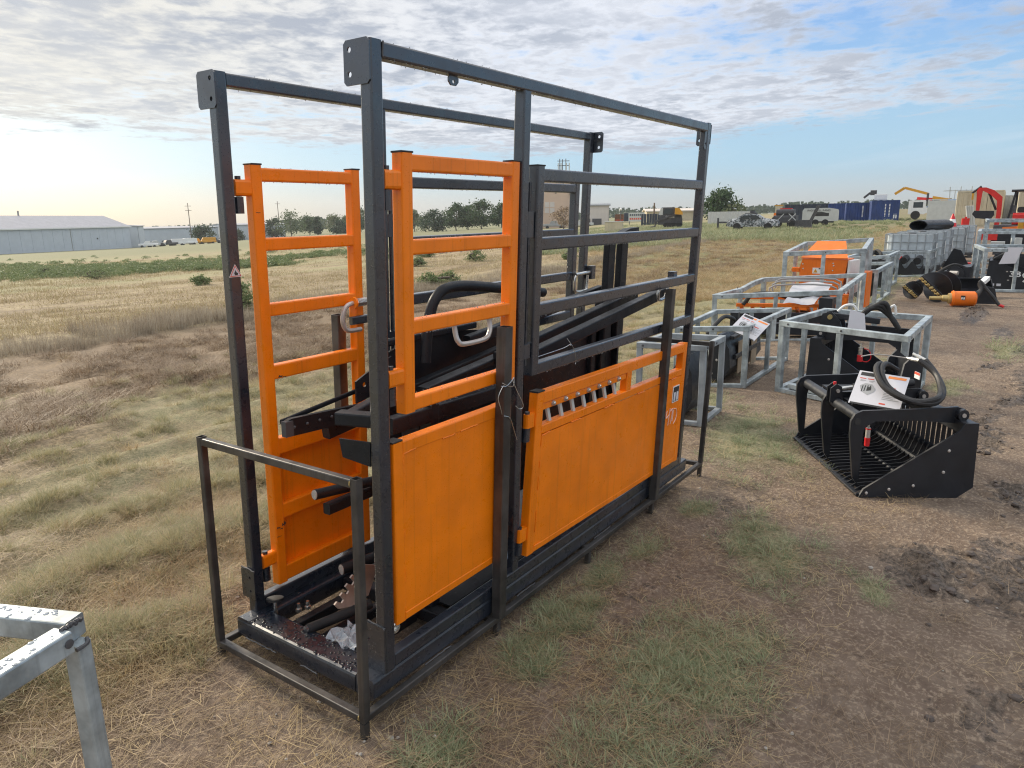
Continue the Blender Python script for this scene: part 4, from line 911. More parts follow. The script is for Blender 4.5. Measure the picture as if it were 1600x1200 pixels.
# the empty crate at the camera's left, only its near corner in view
t = thing('galvanised_crate', 'wet empty galvanised crate, only one corner and leg showing at the picture edge', 'crate', (-.83, .33, 0), 0, 'galvanised shipping crates in the yard')
ZT = .735
MB().tube((.015, .02, ZT-.031), (-.30, .72, ZT-.031), .062, .062, r=.005).build('top_rail', galv, t)
MB().tube((-.028, -.012, ZT-.033), (-.62, -.20, ZT-.033), .062, .062, r=.005).build('top_rail', galv, t)
MB().tube((-.62, -.20, ZT-.033), (-.95, .52, ZT-.033), .062, .062, r=.005).build('top_rail', galv, t)
MB().tube((-.30, .72, ZT-.031), (-.95, .52, ZT-.033), .062, .062, r=.005).build('top_rail', galv, t)
for x_, y_ in ((.008, .008), (-.29, .70), (-.61, -.19), (-.94, .51)): MB().tube((x_, y_, -.02), (x_, y_, ZT-.064), .045, .05, (.35, -.9, 0), r=.005).build('post', galv, t)
m = MB(); m.lathe((-.03, -.047, ZT-.03), (.3, -.95, 0), [(0, .012), (.002, .012), (.003, .007), (.0032, 0)], 12); m.build('rivet', dgrey, t)
m = MB()
for i in range(9): f = i/8; m.pipe([(-.03+.045*f+random.gauss(0, .002), -.02+.01*f, ZT+.001+random.gauss(0, .002)), (-.022+.045*f, -.012+.01*f, ZT+.001)], .006, 6, 1)
m.pipe([(.03, .0, ZT-.062), (.02, -.02, ZT-.066), (-.01, -.03, ZT-.066)], .006, 6, 3); m.build('weld_bead', dgrey, t)
m = MB()
for i in range(150):
    f, g_ = random.uniform(.05, .95), random.uniform(-.026, .026)
    a, b_ = (Vector((.015, .02, ZT)), Vector((-.30, .72, ZT))) if random.random() < .5 else (Vector((-.028, -.012, ZT-.002)), Vector((-.62, -.20, ZT-.002)))
    q = a.lerp(b_, f)+(b_-a).normalized().cross(Vector((0, 0, 1)))*g_; r_ = random.uniform(.003, .009)
    m.loft([[q+Vector((r_*k*random.uniform(.8, 1.2)*math.cos(j*.785), r_*k*math.sin(j*.785), zz)) for j in range(8)] for k, zz in ((1., 0), (.85, r_*.2), (.4, r_*.3), (.01, r_*.32))])
wetzinc = paint('water_on_zinc', (.34, .37, .39), .05, var=.1, streak=0, spec=.9)
m.build('water_beads', wetzinc, t, kind='stuff', smooth=90)

# ------------------------------------------------------------------ grapple buckets
def grapple(label, O, e1, e2, Ln, dep=.76, ht=.49, arms=(.10, .55, 1.0), marks=None, group='black grapple buckets', tines=20, full=True):
    e1, e2 = Vector((e1[0], e1[1], 0)).normalized(), Vector((e2[0], e2[1], 0)).normalized()
    t = thing('grapple_bucket', label, 'grapple bucket', (O[0], O[1], GZ(O[0], O[1])+.004), 0, group)
    kd, kh = dep/.76, ht/.49
    xf = lambda p: e1*p[0]+e2*(p[1]*kd)+Vector((0, 0, p[2]*kh))
    B = lambda: MB(xf)
    side = [(.0, .0), (.66, 0), (.76, .07), (.745, .485), (.66, .485), (.635, .44), (.03, .055)]
    for x_ in (0, Ln-.016):
        B().prism(side, (x_+.016, 0, 0), (0, 1, 0), (0, 0, 1), -.016 if 0 else .016) if 0 else None
        m = B(); o0 = [(x_, q, z) for q, z in side]; o1 = [(x_+.016, q, z) for q, z in side]; m.loft([o0, o1]); m.build('side_plate', black2, t)
    m = B()
    for (q, z) in ((.05, .03), (.20, .055), (.36, .08), (.55, .17), (.57, .31)):
        for x_, dx in ((0, -1), (Ln, 1)): m.lathe((x_, q, z), (dx, 0, 0), [(0, .0105), (.004, .0105), (.008, .006), (.0082, 0)], 8)
    m.build('bolt_head', zinc_dull, t, kind='stuff')
    B().rbox(.016, Ln-.016, -.012, .055, .0, .018, r=.005).build('lip', black2, t)
    B().rbox(.016, Ln-.016, .655, .745, .405, .484, r=.006).build('top_tube', black2, t)
    for q, z in ((.42, .035), (.62, .10), (.70, .2)): B().cyl((.016, q, z), (Ln-.016, q, z), .022, 10).build('cross_pipe', black2, t)
    n = tines if full else 8
    for i in range(n):
        x_ = .03+(Ln-.06)*i/(n-1); pr = [(.0, .012), (.40, .012), (.55, .03), (.66, .10), (.70, .22), (.70, .41), (.675, .41), (.672, .24), (.63, .13), (.54, .075), (.40, .058), (.05, .042)]
        m = B(); m.loft([[(x_-.004, q, z) for q, z in pr], [(x_+.004, q, z) for q, z in pr]]); m.build('rib', black2, t)
    arm = [(.70, .50), (.66, .455), (.40, .47), (.12, .465), (.055, .43), (.045, .40), (.045, .075), (.03, .05), (.0, .09), (-.045, .38), (-.045, .47), (-.02, .515), (.03, .535), (.40, .545), (.66, .56), (.715, .545)]
    teeth_ = []
    for i, f in enumerate(arms):
        x_ = f*Ln; m = B(); m.loft([[(x_-.011, q, z) for q, z in arm], [(x_+.011, q, z) for q, z in arm]]); m.m = 1
        m.cyl((x_-.013, .0, .465), (x_+.013, .0, .465), .022, 14)
        m.build('arm', [black2, printblk], t)
        m = B(); m.cyl((x_-.05, .685, .515), (x_+.05, .685, .515), .036, 14); m.m = 1; m.cyl((x_-.056, .685, .515), (x_+.056, .685, .515), .014, 10); m.build('pivot', [black2, zinc_dull], t)
    B().cyl((arms[0]*Ln, .035, .475), (arms[-1]*Ln, .035, .475), .036, 14).build('arm_tube', black2, t)
    if full:
        m = B(); m.box(.35*Ln, .80*Ln, .10, .55, .485, .50); m.build('arm_deck', black2, t)
        m = B(); m.cyl((.47*Ln, .16, .575), (.50*Ln, .62, .60), .026, 12); m.m = 1; m.cyl((.463*Ln, .03, .563), (.47*Ln, .17, .575), .016, 12); m.build('ram', [black2, chrome], t)
        for dx in (-.03, .03): m = B(); m.loft([[(.463*Ln+dx-.006, q, z) for q, z in ((-.02, .48), (.08, .48), (.06, .59), (.02, .61), (-.02, .58))], [(.463*Ln+dx+.006, q, z) for q, z in ((-.02, .48), (.08, .48), (.06, .59), (.02, .61), (-.02, .58))]]); m.build('ram_lug', black2, t)
        m = B(); m.cyl((.463*Ln-.05, .03, .563), (.463*Ln+.05, .03, .563), .013, 10); m.m = 1; m.cyl((.463*Ln, .02, .60), (.463*Ln, .02, .618), .012, 8); m.build('ram_pin', [zinc_dull, redp], t)
        m = B(); m.prism([(0, 0), (.30, 0), (.24, .28), (.05, .33), (0, .27)], (.62*Ln, .70, .42), (0, -1, 0) if 0 else (1, 0, 0), (0, 0, 1), .02); m.build('mount_plate', black2, t)
        for dx in (0, .20*Ln):
            m = B(); m.loft([[(.62*Ln+dx-.01, q, z) for q, z in ((.58, .46), (.76, .46), (.76, .70), (.68, .76), (.62, .70))], [(.62*Ln+dx+.01, q, z) for q, z in ((.58, .46), (.76, .46), (.76, .70), (.68, .76), (.62, .70))]]); m.build('mount_lug', black2, t)
    return t, xf
F1, F2 = (.848, .53), (.53, -.848)
g1, gxf = grapple('loose black grapple bucket lying open on the bare soil with a leaflet on top', (3.16, -.94), F1, F2, 1.23, dep=.69, arms=(.10, .50, .93))
B = lambda: MB(gxf)
m = B(); m.cyl((.29, .26, .275), (.29, .26, .305), .014, 10); m.m = 1; m.cyl((.29, .26, .215), (.29, .26, .276), .016, 10, .018); m.build('coupler', [zinc_dull, redp], g1) if 0 else None
m = B(); m.cyl((.16, .10, .455), (.16, .10, .40), .008, 8); m.cyl((.16, .10, .41), (.16, .10, .345), .016, 12); m.m = 1; m.cyl((.16, .10, .345), (.16, .10, .29), .019, 12, .017); m.cyl((.16, .10, .40), (.16, .10, .408), .018, 10); m.build('hose_coupler', [zinc_dull, redp], g1)
for k in range(2):
    h_ = .045*k; B().pipe([(.56, .42+h_, .70), (.50, .30+h_, .755), (.40, .235+h_*.8, .72), (.28, .25+h_*.6, .64), (.17, .36+h_*.5, .585), (.15, .52, .575+h_*.5), (.26, .64-h_*.4, .62), (.42, .67, .70), (.52, .64-h_, .775)], .020, 10, 6).build('hose', hosemat, g1)
m = B()
for (x_, q, z, dx, dq, dz_) in ((.52, .64, .775, .06, -.03, .02), (.52, .595, .775, .06, -.03, .0)): m.cyl((x_, q, z), (x_+dx, q+dq, z+dz_), .013, 8); m.cyl((x_+dx, q+dq, z+dz_), (x_+dx*1.5, q+dq*1.5, z+dz_*1.5), .009, 8)
m.build('hose_fitting', chrome, g1)
m = B(); m.pipe([(.60, .55, .775), (.64, .35, .795), (.62, .22, .785)], .004, 5, 3); m.build('wire_tie', zinc_dull, g1)
m = B()
for st_ in ([(.475, .036), (.452, .02), (.452, .05)], [(.46, .05), (.50, .045)], [(.515, .052), (.51, .02), (.535, .02), (.538, .045)], [(.552, .02), (.585, .03), (.585, .05), (.565, .055)]):
    m.pipe([(x_+.10, q+.002, .5125-abs(q-.035)*.25) for x_, q in st_], .0035, 5, 3)
m.build('chalk_mark', white, g1)
# leaflets: a printed sheet tied on
def leaflet(label, corners, nrm=1, group='printed leaflets tied to attachments'):
    a, b_, d_ = [Vector(c) for c in corners]        # lower-left, lower-right, upper-left
    ax, ay = b_-a, d_-a; W_, H_ = ax.length, ay.length; ux, uy = ax.normalized(), (ay-ax.normalized()*ay.dot(ax.normalized())).normalized(); n_ = ux.cross(uy)
    t = thing('paper_leaflet', label, 'leaflet', a, 0, group)
    Q = Matrix((ux, uy, n_)).transposed()
    def R(x0, x1, y0, y1, z, mat, nm):
        m = MB(lambda p: Q @ Vector(p)); m.box(x0*W_, x1*W_, y0*H_, y1*H_, z, z+.0006); return m.build(nm, mat, t)
    R(0, 1, 0, 1, -.0006, paper, 'sheet'); R(.03, .97, .0, .045, .0007, printblk, 'footer_strip'); R(.05, .40, .86, .96, .0007, printblk, 'header_block'); R(.42, .52, .88, .96, .0007, printorg, 'header_logo'); R(.60, .95, .88, .95, .0007, printorg, 'header_strip')
    m = MB(lambda p: Q @ Vector(p)); cx, cy = .28*W_, .47*H_
    m.prism([(cx+W_*p, cy+H_*q) for p, q in ((-.17, .08), (-.08, .17), (.06, .16), (.15, .03), (.13, -.06), (.03, -.17), (-.09, -.10), (-.14, -.02))], (0, 0, .0008), (1, 0, 0), (0, 1, 0), .0004); m.build('printed_picture', printgry, t)
    m = MB(lambda p: Q @ Vector(p))
    for i in range(4): m.box((.16+.05*i)*W_, (.18+.05*i)*W_, (.38+.02*i)*H_, (.56+.01*i)*H_, .0013, .0016)
    m.prism([(cx+W_*p, cy+H_*q) for p, q in ((-.02, .06), (.06, .07), (.07, -.02), (.0, -.05))], (0, 0, .0014), (1, 0, 0), (0, 1, 0), .0003); m.build('picture_detail', printblk, t)
    m = MB(lambda p: Q @ Vector(p))
    for i in range(7): m.box(.60*W_, (.93-.06*(i % 3))*W_, (.52-.045*i)*H_, (.535-.045*i)*H_, .0007, .0012)
    for x_ in (.08, .26, .42): m.box(x_*W_, (x_+.11)*W_, .715*H_, .73*H_, .0007, .0012); m.box(x_*W_, (x_+.08)*W_, .69*H_, .70*H_, .0007, .0012)
    m.build('printed_lines', printgry, t, kind='stuff')
    m = MB(lambda p: Q @ Vector(p))
    for x_ in (.06, .22, .40): m.box(x_*W_, (x_+.12)*W_, .765*H_, .79*H_, .0007, .0012)
    m.box(.58*W_, .80*W_, .58*H_, .62*H_, .0007, .0012); m.box(.58*W_, .70*W_, .10*H_, .14*H_, .0007, .0012); m.build('printed_red', printred, t, kind='stuff')
    return t
LEAF = [(3.461, -.779, .530), (3.453, -1.083, .514), (3.706, -.787, .705)]
gp = lambda x_, q, z: (g1.location+gxf((x_, q, z)))[:]
leaflet('printed product leaflet with a grapple picture, lying on the loose black grapple bucket', LEAF)
B().box(.50, .57, .60, .605, .645, .69).build('warning_sticker', white, g1); B().box(.50, .57, .5995, .6, .672, .69).build('sticker_header', printred, g1)

g2, xf2 = grapple('black grapple bucket standing inside the nearest galvanised crate', (5.86, -.78), (1, -.05), (-.05, 1), .80, dep=.80, ht=.56, arms=(.20, .80), full=False)
B = lambda: MB(xf2)
m = B(); m.cyl((.10, .33, .455), (.10, .33, .41), .010, 8); m.cyl((.10, .33, .42), (.10, .33, .355), .018, 12); m.m = 1; m.cyl((.10, .33, .355), (.10, .33, .30), .024, 12); m.pipe([(.10, .33, .31), (.10, .27, .30), (.10, .24, .34), (.10, .26, .40), (.10, .30, .41)], .004, 5, 4); m.build('hose_coupler', [chrome, redp], g2)
for k in range(3): B().pipe([(.35, .45, .50), (.30+.03*k, .40, .66), (.33, .28-.03*k, .74+.02*k), (.38, .16, .66), (.40, .08, .55)], .022, 10, 6).build('hose', hosemat, g2)
B().tube((.25, .62, .66), (.35, .24, .62), .05, .05).build('ram', black2, g2)
for x_ in (.18, .34): m = B(); m.loft([[(x_+d_, q, z) for q, z in ((.50, .46), (.74, .46), (.70, .68), (.62, .70), (.54, .62))] for d_ in (0, .014)]); m.build('mount_lug', black2, g2)
m = B(); m.lathe((.175, .63, .655), (-1, 0, 0), [(0, .022), (.012, .022), (.013, 0)], 12); m.build('mount_pin', brass, g2)
m = B(); m.pipe([(.32, .60, .69), (.33, .55, .74), (.34, .48, .75), (.36, .44, .70)], .012, 6, 4); m.pipe([(.36, .20, .70), (.37, .14, .76), (.39, .12, .68)], .012, 6, 4); m.build('sling_tie', white, g2, kind='stuff')
m = B(); m.box(-.002, 0, .59, .70, .02, .085); m.m = 1; m.box(-.004, -.001, .60, .64, .025, .065); m.box(-.004, -.001, .65, .69, .025, .065); m.build('sticker', [printblk, paper], g2)
t = MB(); t.prism([(0, 0), (.17, .01), (.15, .20), (.02, .24)], (5.95, -.30, .60), (.35, -.94, 0), (.1, .05, .98), .002); tag(t.build('paper_sheet', paper), 'white paper sheet tucked into the hoses of the grapple in the nearest crate', 'paper', 'paper sheets tucked into attachments')
t = MB(); t.tube((5.72, .14, .075), (5.62, -.14, .07), .07, .05, open0=True); tag(t.build('loose_tube', galv), 'short pale steel tube lying in the front corner of the nearest crate', 'steel tube')

g3, xf3 = grapple('black grapple with white chalk numbers in the crate at the yard track', (17.75, -2.55), (1, 0), (0, 1), 1.5, dep=1.55, ht=.66, arms=(.15, .5, .85), full=False)
def strokes(par, xf, sets, o, sc_, r_=.008):
    m = MB(xf)
    for st_ in sets: m.pipe([(-.005, o[0]-p*sc_, o[1]+q*sc_) for p, q in st_], r_, 5, 3)
    m.build('chalk_mark', white, par, label='white chalk lot number')
dig = {'3': [[(0, 1), (.5, .95), (.25, .55), (.55, .3), (.3, 0), (0, .1)]], '8': [[(.5, .85), (.2, 1), (.05, .75), (.5, .35), (.4, .02), (.1, .05), (.1, .35), (.5, .8)]], '6': [[(.45, 1), (.1, .5), (.1, .1), (.4, .0), (.5, .3), (.15, .4)]], '2': [[(0, .85), (.3, 1), (.5, .75), (.05, .05), (.55, .0)]], '4': [[(.1, 1), (.05, .45), (.6, .5)], [(.5, 1), (.4, 0)]]}
def number(par, xf, txt, o, sc_, step, drift=0.):
    for i, ch in enumerate(txt): strokes(par, xf, dig[ch], (o[0]-i*step, o[1]+i*drift), sc_)
number(g3, xf3, '386', (.545, .235), .075, .028+.03); number(g3, xf3, '264', (.42, .15), .085, .062, .012)
MB(xf3).pipe([(.1, .70, .5), (.1, .5, .66), (.15, .25, .60), (.2, .10, .48)], .03, 8, 5).build('hose', hosemat, g3)
m = MB(xf3); m.box(-.002, 0, .60, .72, .06, .12); m.m = 1; m.box(-.004, -.001, .61, .65, .07, .11); m.box(-.004, -.001, .67, .71, .07, .11); m.build('sticker', [printblk, paper], g3)
t = MB(); t.prism([(0, .0), (.30, .02), (.40, .36), (.12, .36)], (17.40, -1.22, .60), (0, -1, 0), (0, 0, 1), .003); tag(t.build('paper_sheet', paper), 'white paper sheet hanging over the top rail of the crate marked 386', 'paper', 'paper sheets tucked into attachments')

# ------------------------------------------------------------------ black loader buckets
def loader_bucket(label, O, e1, e2, Ln, dep, ht, cards=True, wavy=False):
    e1, e2 = Vector((e1[0], e1[1], 0)).normalized(), Vector((e2[0], e2[1], 0)).normalized()
    t = thing('loader_bucket', label, 'loader bucket', (O[0], O[1], GZ(O[0], O[1])+.03), 0, 'black loader buckets'); xf = lambda p: e1*p[0]+e2*p[1]+Vector((0, 0, p[2])); B = lambda: MB(xf)
    pr = [(0, 0), (.55*dep, 0), (.85*dep, .10*ht), (dep, .35*ht), (.96*dep, .75*ht), (.80*dep, ht), (.72*dep, ht)]
    for x_ in (0, Ln-.02): m = B(); m.loft([[(x_, q, z) for q, z in pr+[(.05*dep, .10*ht)]], [(x_+.02, q, z) for q, z in pr+[(.05*dep, .10*ht)]]]); m.build('side_plate', black2, t)
    m = B(); inn = [(q-.02, z+.02) for q, z in pr][::-1]; m.loft([[(.02, q, z) for q, z in pr+inn], [(Ln-.02, q, z) for q, z in pr+inn]]); m.build('shell', black2, t)
    B().rbox(.02, Ln-.02, -.05, .10, -.012, .02, r=.004).build('cutting_edge', black2, t)
    m = B()
    for q, z in ((.3*dep, .15*ht), (.6*dep, .2*ht), (.7*dep, .5*ht)): m.lathe((0, q, z), (-1, 0, 0), [(0, .014), (.006, .012), (.008, 0)], 8)
    m.build('bolt_head', zinc_dull, t, kind='stuff')
    if cards:
        B().rbox(.10*Ln, .90*Ln, dep*.98, dep*.98+.03, .50*ht, .60*ht).build('mount_rail', black2, t); B().rbox(.08*Ln, .92*Ln, dep*.9, dep*.9+.05, .93*ht, ht).build('mount_rail', black2, t)
        for f in (.2, .62): B().box(f*Ln, (f+.18)*Ln, dep+.003, dep+.012, .15*ht, .85*ht).build('mount_plate', brown, t)
    return t, xf
t, xf = loader_bucket('black loader bucket with brown mounting plates in the crate with the tied leaflet', (5.75, 1.25), (1, .04), (-.05, -1), 1.25, .50, .50)
MB(xf).pipe([(.1, .2, .5), (.3, .3, .66), (.6, .32, .62), (.8, .3, .55)], .022, 8, 5).build('hose', hosemat, t); MB(xf).rbox(.75, .85, .25, .34, .50, .66).build('hydraulic_motor', black2, t)
leaflet('printed leaflet leaning over the rail of the crate with the black loader bucket', [(5.75, .80, .58), (5.72, .52, .49), (5.95, .98, .75)])
loader_bucket('dark bucket side plate with a white sticker inside the small low crate', (4.18, .98), (1, 0), (0, -1), .42, .42, .55, cards=False)
t, xf = loader_bucket('black bucket in the crate between the tank row and the auger bits', (20.95, 1.22), (0, -1), (1, 0), .70, .9, .30, cards=False)
m = MB(xf); wv = [(.02+.66*i/24, .30+.10*math.sin(i/24*12.5+.4)) for i in range(25)]; m.prism([(.02, .02)]+[(.68, .02)][:0]+[(p, q) for p, q in wv]+[(.68, .02)], (0, -.03, 0), (1, 0, 0), (0, 0, 1), .03); m.build('wavy_plate', black2, t)
m = MB(xf)
for k in range(2): m.pipe([(.17+.34*k, .0, .40), (.17+.34*k, .8, .46)], .10, 12, 1)
m.build('ridge', black2, t); MB(xf).tube((.05, .0, .32), (.12, .05, .52), .03, .03).build('handle', redm, t)
loader_bucket('grey black trenching bucket lying behind the two loose auger bits', (15.5, -.35), (.35, -.94), (.94, .35), 1.0, .50, .34, cards=False)

# orange rake frame in the long crate
t = thing('landscape_rake', 'orange slotted rake frame with hoses and white sheets in the long dented crate', 'rake attachment', (8.6, 1.65, GZ(8.6, 1.65)+.05)); O_ = t.location
W2 = lambda p: (p[0]-O_.x, p[1]-O_.y, p[2]-O_.z); B = lambda: MB(W2)
ex = lambda f, dxx, z: (8.62+.50*f+dxx, 1.70-1.28*f, z)
for dxx, z in ((.15, .47), (.45, .55), (.80, .55)): B().tube(ex(0, dxx, z), ex(1, dxx, z), .06, .05).build('frame_bar', orange2, t)
for i in range(9): B().tube(ex(.05+.11*i, .15, .44), ex(.05+.11*i, .30, .36), .035, .05).build('rake_tooth', orange2, t)
B().tube(ex(.02, .14, .30), ex(.98, .14, .30), .08, .14).build('lower_box', black2, t); B().tube(ex(.02, .35, .12), ex(.98, .35, .12), .3, .16).build('lower_box', black2, t)
for dxx, z in ((.55, .72), (.70, .76), (.85, .79)): B().pipe([ex(.25, dxx, z-.14), ex(.30, dxx, z), ex(.85, dxx, z), ex(.92, dxx, z-.14)], .013, 8, 3).build('guard_bar', grey, t)
for k in range(2): B().pipe([ex(.08, .1+.1*k, .48), ex(.16, .15, .62), ex(.35, .2, .63), ex(.55, .25+.1*k, .56), ex(.75, .2, .63), ex(.88, .2, .60), ex(.93, .2, .48)], .028, 10, 5).build('hose', hosemat, t)
B().rbox(9.0, 9.25, .45, .62, .40, .60).build('motor_block', black2, t); B().tube(ex(.97, .3, .60), ex(1.0, .1, .40), .035, .05).build('grey_brace', galv2, t)
def sheet(label, o, ax, ay):
    m = MB(); n_ = 5; o, ax, ay = Vector(o), Vector(ax), Vector(ay); nn = ax.cross(ay).normalized()
    q = m.addv([o+ax*(i/n_)+ay*(j/n_)+nn*(.02*math.sin(i*1.3+j*.9)) for i in range(n_+1) for j in range(n_+1)])
    for i in range(n_):
        for j in range(n_): m.face((q+i*(n_+1)+j, q+(i+1)*(n_+1)+j, q+(i+1)*(n_+1)+j+1, q+i*(n_+1)+j+1))
    return tag(m.build('paper_sheet', paper), label, 'paper', 'paper sheets tucked into attachments')
sheet('blank white paper sheet lying across the orange bars of the rake', ex(.47, .12, .50), (.10, -.40, .0), (.22, -.06, .14))
sheet('crumpled white wrapping over the grey guard bars of the rake', ex(.45, .5, .62), (.15, -.5, .0), (.30, .0, .12))

# orange wood chipper
t = thing('wood_chipper', 'orange wood chipper with a flat chute lid and a warning sticker in a tall crate', 'wood chipper', (11.75, 1.55, GZ(11.7, 1.3)+.05)); O_ = t.location
B = lambda: MB(lambda p: (p[0]+.03*p[1], p[1], p[2]))
hb = [(.0, .30), (.02, .80), (-.02, .95), (-.76, .95), (-.72, .62), (-.66, .30)]
m = B(); m.loft([[(0, q, z) for q, z in hb], [(.55, q, z) for q, z in hb]]); m.build('housing', orange2, t)
B().cyl((-.012, -.27, .42), (.0, -.27, .42), .17, 24).build('disc_cover', orange2, t)
m = B(); m.prism([(0, 0), (.76, 0), (.62, .60), (.14, .60)], (-.02, .0, .955), (0, -1, 0), (.8, 0, .45), .02); m.build('chute_lid', orange2, t)
m = B(); m.loft([[(.02, -.76, z) for z in (.30, .93)]+[(.6, -.76, .93), (.6, -.76, .30)], [(.02, -.79, z) for z in (.42, .92)]+[(.6, -.85, .92), (.6, -.85, .36)]]); m.build('side_cover', white, t)
B().rbox(.05, .5, -1.08, -.95, .15, .74).build('feed_wing', orange2, t); B().rbox(.0, .6, -.80, -.55, .15, .36).build('base', orange2, t); B().rbox(-.05, .6, -.55, .25, .05, .30).build('base', orange2, t)
m = B(); m.rbox(-.02, .06, .02, .14, .72, .80); m.lathe((-.02, .12, .76), (-1, 0, 0), [(0, .03), (.02, .03), (.02, 0)], 10); m.build('bracket', orange2, t)
m = B(); m.box(-.004, 0, -.37, -.20, .70, .80); m.m = 1; m.prism([(0, 0), (.07, 0), (.035, .065)], (-.005, -.215, .717), (0, -1, 0), (0, 0, 1), .001); m.m = 2; m.box(-.006, -.003, -.365, -.30, .775, .795); m.build('warning_sticker', [white, yellow, printblk], t)
m = B()
for q, z in ((-.03, .86), (-.04, .78), (-.53, .88), (-.54, .84), (-.53, .76), (-.12, .60), (-.42, .58)): m.lathe((0, q, z), (-1, 0, 0), [(0, .015), (.007, .012), (.009, 0)], 8)
m.build('bolt_head', chrome, t, kind='stuff')

# auger bits: helical flights on a shaft
def auger(label, O, d, r, Ln, group, turns=1.6, cutter=True):
    O = Vector(O); d = Vector(d).normalized(); t = thing('auger_bit', label, 'auger bit', O, 0, group); a = d.orthogonal().normalized(); b_ = d.cross(a)
    m = MB(); N = int(22*turns); top = []; th = .012
    for i in range(N+1):
        f = i/N; ang = 6.283*turns*f; e = a*math.cos(ang)+b_*math.sin(ang); c = d*(Ln*.75*f); top.append([c+e*.04, c+e*r, c+e*r+d*th, c+e*.04+d*th])
    m.loft(top); m.build('flight', black2, t); MB().cyl((0, 0, 0), d*Ln, .035, 12).build('shaft', black2, t)
    if cutter:
        hz_ = Vector((0, 0, 1)).cross(d).normalized(); e = (hz_*.75+Vector((0, 0, 1))*.66).normalized()
        for k in (-3, -2, -1, 1, 2, 3):
            q = e*(r*.27*k)-d*.03; m = MB(); m.tube(q-e*(r*.10), q+e*(r*.10), .05, .03, d[:]); m.tube(q, q-d*.08+e*.015, .05, .02); m.build('cutting_tooth', brass, t)
        m = MB(); m.lathe(-d*.12, d, [(0, .0), (.06, .035), (.13, .045)], 8); m.build('pilot_tip', brass, t)
        MB().tube(-d*.014+e*(r*.95), -d*.014-e*(r*.95), .10, .02, d[:]).build('tooth_bar', black2, t)
    return t
auger('large black auger bit with brass coloured teeth lying on the soil behind the orange motor', (14.45, -.26, .30), (.97, -.22, -.02), .30, 1.1, 'auger bits')
auger('small black auger bit lying on the grass, farthest from the orange motor', (14.8, .13, .18), (.99, .02, 0), .175, .8, 'auger bits')
auger('black auger bit standing in the narrow galvanised crate beside the chipper', (13.75, .86, .32), (.9, .1, .0), .25, 1.0, 'auger bits', cutter=False)
t = thing('auger_motor', 'orange auger drive motor with a yellow shaft lying beside the track', 'auger motor', (14.15, -.62, .145)); d_ = Vector((.25, -.97, 0)).normalized()
m = MB(); m.lathe((0, 0, 0), d_, [(0, .0), (0, .135), (.03, .15), (.04, .138), (.37, .138), (.40, .11), (.40, 0)], 24); m.build('motor_body', orange2, t)
m = MB(); m.lathe((0, 0, 0), -d_, [(0, .10), (.05, .10), (.06, .065), (.15, .06), (.16, .035), (.36, .033), (.36, 0)], 16); m.build('drive_shaft', brass, t)
m = MB(); q = d_*.17+Vector((-.138, -.03, .03)); m.box(q.x-.002, q.x+.01, q.y-.035, q.y+.035, q.z-.04, q.z+.04); m.m = 1; m.box(q.x-.004, q.x, q.y-.028, q.y-.005, q.z-.03, q.z+.01); m.box(q.x-.004, q.x, q.y+.006, q.y+.028, q.z-.03, q.z+.01); m.build('sticker', [printblk, white], t)
for k in range(3): MB().pipe([d_*.40+Vector((0, .03*k, .02)), d_*.46+Vector((.06, 0, .16)), d_*.42+Vector((.12, 0, .26+.03*k)), d_*.58+Vector((.05, 0, .14)), d_*.78+Vector((-.05, 0, -.10))], .03, 8, 5).build('hose', hosemat, t)
m = MB(); m.cyl(d_*.78+Vector((-.05, 0, -.10)), d_*.86+Vector((-.09, 0, -.125)), .025, 8); m.build('hose_coupler', redp, t)
m = MB(); m.prism([(0, 0), (.50, 0), (.42, .30), (.25, .34), (.1, .2)], (14.6, -.85, .02), (.2, -.98, 0), (0, 0, 1), .05); tag(m.build('mount_bracket', black2), 'black steel auger mounting bracket lying behind the orange motor', 'mounting bracket')
# brush cutter deck beside the crate marked 386
t = thing('brush_cutter', 'black brush cutter deck with a steel drive lying beside the crate marked 386', 'brush cutter', (17.9, -.35, GZ(17.9, -.35)))
m = MB(); m.prism([(.75, 0), (.0, .0), (-.05, .14), (.25, .30), (.75, .62)], (0, 0, .02), (0, 1, 0), (0, 0, 1), .9) if 0 else m.loft([[(x_, q, z) for q, z in ((.72, .02), (-.35, .02), (-.35, .50), (.0, .44), (.50, .20), (.72, .14))] for x_ in (0., 1.2)]); m.build('deck', black2, t)
m = MB(); m.cyl((-.10, -.05, .30), (.0, -.05, .30), .20, 18); m.build('drum', black2, t); m = MB(); m.cyl((-.16, -.12, .36), (-.1, .04, .36), .05, 12); m.build('drive_motor', zinc_dull, t)
for k in range(2): MB().pipe([(-.1, .45, .12), (-.05, .30, .34), (.0, .0, .50+.04*k), (.1, -.25, .46)], .03, 8, 5).build('hose', hosemat, t)
m = MB(); m.prism([(0, 0), (.75, .0), (.45, .55), (.25, .60)], (24.2, .35, GZ(24.2, 0)), (0, -1, 0), (0, 0, 1), .06); m.m = 1; m.box(24.15, 24.5, -.38, -.2, .12, .2); tag(m.build('mower_flap', [black2, redm]), 'black rubber mower skirt with a red skid leaning by the taller parts crate', 'mower skirt')
m = MB(); m.tube((15.35, -1.02, .34), (15.7, -1.10, .42), .10, .08); tag(m.build('loose_tube', white), 'short white steel tube lying on the trenching bucket by the crate marked 386', 'steel tube')
